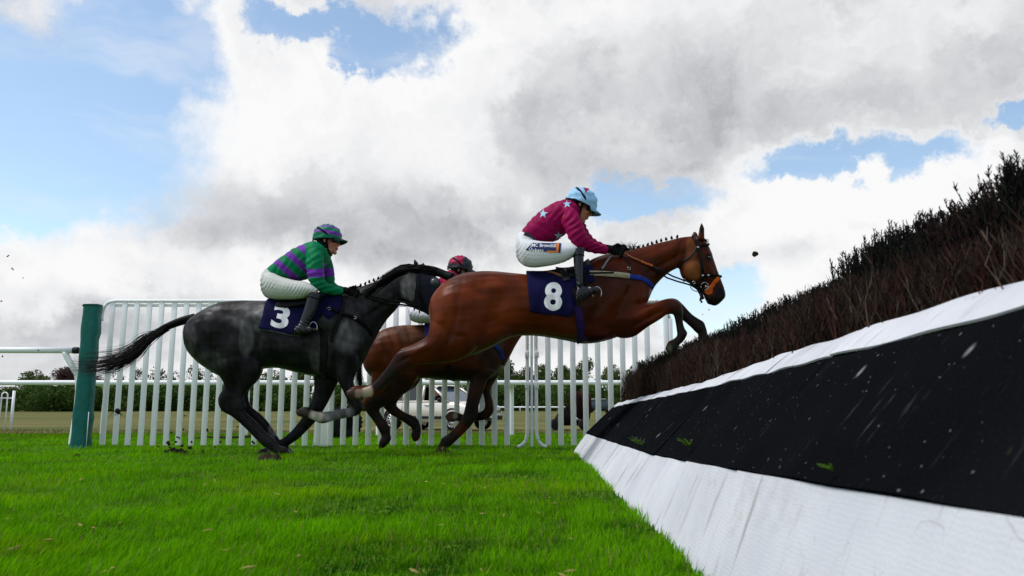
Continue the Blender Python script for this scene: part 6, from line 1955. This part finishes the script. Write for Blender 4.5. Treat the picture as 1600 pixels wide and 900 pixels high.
# ---- rider of number 8 : claret silks with pale blue stars, pale blue cap
CL = np.array((.235, .004, .060)); PB = np.array((.30, .50, .68))
def silk8(V, PX, N, d):
    C = np.tile(CL, (len(V), 1)); return C * (1 + .10 * vnoise(V, 3, 2))[:, None]
def cap8(x, y, z):
    return (.29, .52, .76)
J8 = jockey('rider', 'jockey in claret silks with pale blue stars and cap, crouched over horse number 8', D8, W(907, 322, D8), 25, 1.12,
    torso=[(812, 372, 836, 384, .12), (816, 360, 848, 380, .16), (828, 345, 864, 378, .18), (846, 329, 880, 368, .19), (864, 318.5, 896, 352, .195), (880, 314, 906, 340, .17), (892, 315, 908, 332, .10)],
    arm=[(876, 318, 880, 344, .075), (898, 327, 876, 344, .078), (909, 345, 882, 358, .075), (915, 362, 890, 375, .072), (923, 374, 902, 388, .065), (935, 380, 922, 394.5, .050), (946, 384, 938, 397, .042), (951, 387, 948, 397, .034)],
    arm_off=[-.13, -.19, -.23, -.25, -.24, -.21, -.18, -.165],
    farm=[(878, 318, 882, 344, .075), (900, 327, 880, 346, .078), (912, 345, 888, 358, .075), (920, 362, 898, 376, .070), (930, 374, 912, 388, .06), (944, 381, 932, 394, .05), (956, 385, 948, 396, .042), (960, 387, 957, 396, .034)],
    farm_off=[.13, .19, .23, .25, .24, .21, .18, .165],
    thigh=[(812, 372, 811, 404, .10), (822, 374, 818, 415, .115), (840, 376.5, 836, 418, .115), (860, 378, 857, 415.5, .108), (880, 379, 879, 410.5, .098), (895, 382, 892, 404, .085), (904, 388, 900, 399, .06)],
    th_off=[-.12, -.15, -.19, -.23, -.265, -.28, -.285],
    fth=[(812, 372, 811, 404, .10), (822, 374, 818, 413, .115), (840, 376.5, 836, 414, .115), (860, 378, 857, 411, .108), (880, 379, 879, 407, .098), (895, 382, 892, 402, .085), (904, 388, 900, 398, .06)],
    fth_off=[.12, .15, .19, .23, .265, .28, .285],
    pelvis=[(806, 380, 806, 398, .10), (809, 367, 811, 408, .165), (818, 362, 822, 416, .185), (832, 369, 836, 416, .16), (842, 378, 845, 412, .10)],
    shaft=[(893, 389, 915, 388, .072), (895.5, 399, 912.5, 398.5, .058), (896.5, 415, 912, 415, .054), (899, 434, 911.5, 432, .044), (901, 449, 912, 444, .042)],
    foot=[(900.5, 450, 901.5, 470, .038), (910, 446, 905, 472.5, .044), (918, 447.5, 914, 467.5, .045), (927, 447.5, 924, 462, .045), (935.5, 449.5, 934, 457, .034)],
    b_off=[.29, .315, .335, .35, .36, .365], handc=W(961, 391, D8 - .155), fhandc=W(970, 391, D8 + .155), silk=silk8, cap=(.33, .008, .10), capcol=cap8, peakcol=(.20, .38, .56), breech_col=(.62, .63, .66),
    fold=[(.60, .80, 9, .0055, 905, 360, 26), (.9, -.45, 11, .0045, 850, 350, 30), (-.5, .85, 12, .005, 860, 366, 24), (.35, .95, 7, .004, 930, 385, 18), (.8, .6, 10, .004, 880, 335, 26)])
def star(parent, name, skin, cx, cy, r, ang, m):
    V2 = [(0, 0)] + [(math.cos(a) * q, math.sin(a) * q) for k in range(10) for q, a in (((1, .40)[k % 2], math.pi * k / 5 + R(ang)),)]
    # two inner rings so the patch follows the cloth
    Vv = []; Ff = []
    for f in (0.0, .35, .7, 1.0):
        for k in range(10):
            q = (1, .40)[k % 2]; a = math.pi * k / 5 + R(ang)
            Vv.append(Vector((math.cos(a) * q * f * .5, math.sin(a) * q * f * .5, 0)))
    for r_ in range(3):
        for k in range(10):
            k2 = (k + 1) % 10
            Ff.append((r_ * 10 + k, r_ * 10 + k2, (r_ + 1) * 10 + k2, (r_ + 1) * 10 + k))
    return stick(parent, name, Vv, Ff, skin, cx, cy, r * 2, r * 2, 0, m, .003)
skh = Skin(np.array([tuple(J8['helmet'].matrix_world @ v.co) for v in J8['helmet'].data.vertices]) + np.array(ORG[J8['root'].name]), [tuple(p.vertices) for p in J8['helmet'].data.polygons])
M_claret = mat('claret_silk', (.30, .006, .085), .55, .2)
M_star = mat('pale_blue_silk', (.34, .52, .68), .55, .3, vary=.06, vscale=12)
Vt = [Vector(((a - .5) * (1 - b_), .5 - b_, 0)) for b_ in (0, .33, .66, 1.0) for a in (0, .5, 1)]
Ft = [(k * 3 + q, k * 3 + q + 1, k * 3 + 4 + q, k * 3 + 3 + q) for k in range(3) for q in range(2)]
stick(J8['helmet'], 'cap_patch', Vt, Ft, skh, 915.5, 298, 8.5, 7.5, 12, M_claret, .004)
star(J8['jersey'], 'star', J8['skj'], 849, 334, 8.0, 84, M_star)
star(J8['jersey'], 'star', J8['skj'], 886, 319, 6.8, 95, M_star)
star(J8['jersey'], 'star', J8['skj'], 872.5, 368, 7.0, 92, M_star)
# sponsor panel on the thigh
def quadpatch(parent, name, skin, q, m, off, n=10, label=None):
    """bilinear quadrilateral laid on cloth"""
    V = []; k = 8
    for i in range(n + 1):
        for j in range(k + 1):
            s, t = i / n, j / k
            x = (q[0][0] * (1 - s) + q[1][0] * s) * (1 - t) + (q[3][0] * (1 - s) + q[2][0] * s) * t
            y = (q[0][1] * (1 - s) + q[1][1] * s) * (1 - t) + (q[3][1] * (1 - s) + q[2][1] * s) * t
            p = skin.hit(x, y, off)
            V.append(p if p is not None else W(x, y, D8 - .3))
    F = [(i * (k + 1) + j, (i + 1) * (k + 1) + j, (i + 1) * (k + 1) + j + 1, i * (k + 1) + j + 1) for i in range(n) for j in range(k)]
    return obj(name, V, F, m, parent, label=label)
M_spn = mat('navy_panel', (.012, .022, .095), .6, .3, vary=.08, vscale=20)
spn = quadpatch(J8['breeches'], 'sponsor_panel', J8['skb'], [(832, 380), (877, 380.5), (875.5, 395), (821, 391)], M_spn, .005, 14)
V2, F2 = text_mesh('JMC Brownhill', .010); stick(spn, 'lettering', V2, F2, J8['skb'], 849.0, 385.0, 40, 6.8, 1.5, M_num, .008)
V2, F2 = text_mesh('Vickers', .010); stick(spn, 'lettering', V2, F2, J8['skb'], 838.0, 391.2, 23, 5.6, 2.5, M_num, .008)
M_or2 = mat('orange_print', (.62, .17, .01), .6, .3)
quadpatch(spn, 'orange_bar', J8['skb'], [(870.3, 380.6), (873.8, 380.6), (872.5, 394.5), (869, 394.3)], M_or2, .008, 4)
quadpatch(spn, 'orange_bar', J8['skb'], [(855, 391.8), (869, 392.5), (869, 394.8), (854.8, 394.2)], M_or2, .008, 6)
# waistband
mb = MB(); strap(mb, J8['skb'], [(819, 366), (827, 369), (835, 374)], .018, .006); mb.build('waistband', mat('dark_web', (.05, .05, .055), .7, .3), J8['breeches'])

# ---- rider of number 3 : green silks with purple hoops
GN = np.array((.004, .155, .060)); PU = np.array((.135, .030, .30))
def silk3(V, PX, N, d):
    x, y = PX[:, 0], PX[:, 1]
    Y = V[:, 1] - d
    nn_ = .66 * (x - 419) - .75 * (y - 421)
    ht = np.zeros(len(V), bool)
    for c_ in (17.8, 39.5, 60.5):
        ht |= np.abs(nn_ - c_) < 4.9
    arm_ = (np.abs(Y) > .150) & (x > 477 + .0 * y)
    na = y + .06 * (x - 490)
    ha = np.abs(na - 427) < 6.6
    h = np.where(arm_, ha, ht)
    C = np.where(h[:, None], PU[None], GN[None])
    return C * (1 + .14 * vnoise(V, 3, 2))[:, None]
def cap3(x, y, z):
    return (.150, .035, .32) if (.052 < z + .10 * x < .082 or .112 < z + .10 * x < .132 or z + .1 * x > .150) else (.005, .17, .085)
J3 = jockey('rider', 'jockey in green silks with purple hoops riding the grey horse number 3', D3, W(512, 376.5, D3), 2, 1.12,
    torso=[(414, 434, 440, 448, .12), (419, 420, 452, 441, .16), (436, 406, 470, 438, .18), (457, 391, 489, 430, .195), (476, 382.5, 508, 416, .20), (490, 378, 516, 402, .17), (500, 379, 516, 394, .10)],
    arm=[(480, 388, 500, 384, .08), (479, 401, 505, 399, .082), (478, 416, 506, 414, .080), (480, 430, 507, 430, .076), (486, 446, 508, 440, .070), (500, 457, 513, 442, .058), (517, 461, 523, 446.5, .048), (530, 460.5, 534, 450.5, .036), (536, 460, 538, 452, .032)],
    arm_off=[-.12, -.18, -.215, -.235, -.24, -.225, -.20, -.175, -.165],
    farm=[(490, 386, 512, 388, .08), (492, 401, 517, 404, .082), (496, 416, 521, 417, .078), (500, 430, 523, 430, .074), (505, 444, 523, 440, .068), (514, 454, 526, 444, .055), (528, 458, 533, 447, .046), (538, 459, 542, 450, .036), (544, 458, 546, 451, .032)],
    farm_off=[.12, .18, .215, .235, .24, .225, .20, .175, .165],
    thigh=[(416, 426, 414, 460, .10), (426, 426, 424, 467, .118), (442, 433, 441, 468, .118), (460, 438, 459, 468, .110), (477, 440, 475, 466, .100), (490, 447, 485, 462, .085), (497, 453, 489, 464, .06)],
    th_off=[-.12, -.15, -.19, -.23, -.265, -.285, -.29],
    fth=[(416, 426, 414, 460, .10), (426, 426, 424, 465, .118), (442, 433, 441, 465, .118), (460, 438, 459, 465, .110), (477, 440, 475, 463, .100), (490, 447, 485, 461, .085), (497, 453, 489, 462, .06)],
    fth_off=[.12, .15, .19, .23, .265, .285, .29],
    pelvis=[(411.5, 438, 411.5, 456, .10), (414, 425, 416, 465, .165), (422, 419, 428, 468, .185), (438, 424, 442, 467, .165), (452, 436, 454, 464, .10)],
    shaft=[(484, 455, 504, 461, .070), (480.5, 462, 500.5, 467.5, .058), (475, 483, 494, 489, .055), (469, 500, 485, 504, .045), (465, 509, 481, 513, .042)],
    foot=[(462, 509, 460, 524, .038), (471, 507, 467, 524, .044), (479, 509, 477, 522.5, .045), (487, 511, 486, 520.5, .043), (493, 512.5, 492.5, 517, .034)],
    b_off=[.295, .315, .335, .35, .36, .365], handc=W(549, 456, D3 - .155), fhandc=W(557, 455, D3 + .155), silk=silk3, cap=(.15, .03, .25), capcol=cap3, peakcol=(.004, .045, .03), breech_col=(.50, .515, .48), foldb=.0024,
    fold=[(.85, .5, 10, .0045, 440, 420, 30), (.2, 1.0, 9, .005, 492, 440, 22), (.3, .95, 8, .0045, 515, 452, 18), (.9, -.4, 11, .004, 470, 410, 30), (.5, .85, 9, .004, 490, 405, 20)])

# ---- rider of the hidden horse : crimson and grey cap
CR3 = np.array((.30, .008, .045)); 
def silkb(V, PX, N, d):
    C = np.tile(np.array((.62, .60, .62)), (len(V), 1))
    C[np.abs(V[:, 1] - d) > .15] = CR3
    C[PX[:, 0] > 688] = CR3
    return C
def capb(x, y, z):
    return (.30, .010, .055) if (x < .02 and z > .05) else (.030, .030, .038)
JB = jockey('rider', 'jockey with crimson and grey cap mostly hidden behind the bay jumper rump', DB, W(719, 422.5, DB), 8, 1.12,
    torso=[(641, 486, 662, 498, .12), (645, 474, 672, 494, .16), (657, 458, 688, 488, .18), (674, 441, 703, 474, .19), (690, 428, 716, 458, .19), (702, 423, 722, 446, .16), (710, 424, 722, 438, .10)],
    arm=[(694, 432, 712, 430, .075), (692, 444, 714, 442, .078), (692, 458, 716, 456, .074), (698, 470, 718, 464, .066), (712, 478, 722, 466, .052), (728, 481, 732, 471, .04), (738, 481, 740, 474, .034)],
    arm_off=[-.12, -.18, -.22, -.235, -.22, -.19, -.17],
    farm=[(696, 432, 714, 430, .075), (694, 444, 716, 442, .078), (696, 458, 720, 456, .074), (702, 470, 722, 464, .066), (716, 478, 726, 466, .052), (732, 481, 736, 471, .04), (742, 481, 744, 474, .034)],
    farm_off=[.12, .18, .22, .235, .22, .19, .17],
    thigh=[(642, 482, 641, 500, .10), (650, 480, 650, 504, .11), (664, 483, 663, 505, .112), (680, 485, 679, 505, .10), (694, 487, 693, 503, .09), (702, 490, 700, 500, .06)],
    th_off=[-.12, -.15, -.20, -.24, -.27, -.28],
    fth=[(642, 482, 641, 500, .10), (650, 480, 650, 503, .11), (664, 483, 663, 503, .112), (680, 485, 679, 503, .10), (694, 487, 693, 501, .09), (702, 490, 700, 499, .06)],
    fth_off=[.12, .15, .20, .24, .27, .28],
    pelvis=[(639.5, 482, 639.5, 492, .10), (641, 476, 643, 500, .165), (648, 473, 653, 505, .18), (660, 478, 664, 505, .16), (672, 485, 675, 503, .10)],
    shaft=[(692, 490, 708, 492, .066), (692, 497, 707, 498, .056), (690, 512, 704, 514, .052), (687, 526, 698, 528, .044), (685, 534, 697, 535, .042)],
    foot=[(684, 533, 684, 546, .038), (691, 532, 689, 546, .044), (698, 534, 697, 544, .044), (707, 537, 706, 541, .034)],
    b_off=[.285, .30, .32, .335, .345, .35], handc=W(748, 478, DB - .155), fhandc=W(753, 478, DB + .155), silk=silkb, cap=(.30, .01, .05), capcol=capb, peakcol=(.02, .02, .025), breech_col=(.62, .62, .65), fold=[(.8, .5, 9, .004, 690, 450, 25)])

# bare divots cut into the turf by the hooves
def divot(px, py, rx, ry, label, seed):
    r = np.random.default_rng(seed)
    # ground point seen at this place
    d = 8.0
    for _ in range(30):
        p = W(px, py, d); d *= 1 + .35 * (p.z - .012) / max(.05, CH - p.z)
    c = W(px, py, d); m = MB(); V = []; F = []
    ph = r.uniform(0, 6, 4)
    for i in range(6):
        for k in range(18):
            a = 2 * math.pi * k / 18; q = i / 5
            w = 1 + .25 * math.sin(2 * a + ph[0]) + .18 * math.sin(5 * a + ph[1])
            hgt_ = .030 * math.sin(q * math.pi) * (1 + .5 * math.sin(3 * a + ph[2])) + r.normal(0, .004) + .012
            x_, y_ = c.x + math.cos(a) * rx * q * w, c.y + math.sin(a) * ry * q * w
            V.append((x_, y_, float(gz(x_, y_)) + hgt_ * (1 if i < 5 else .2)))
    F = [(i * 18 + k, i * 18 + (k + 1) % 18, (i + 1) * 18 + (k + 1) % 18, (i + 1) * 18 + k) for i in range(5) for k in range(18)]
    m.add(V, F)
    tag(m.build('divot', M_soil), label, 'divot')
divot(421, 717, .10, .16, 'dark soil cut up under the planted hooves of the grey horse', 1)
divot(692, 706, .08, .12, 'dark soil cut up under the forefoot of the hindmost bay horse', 2)
divot(275, 709, .09, .10, 'bare soil torn in the turf where crumbs fly up behind the grey horse', 3)
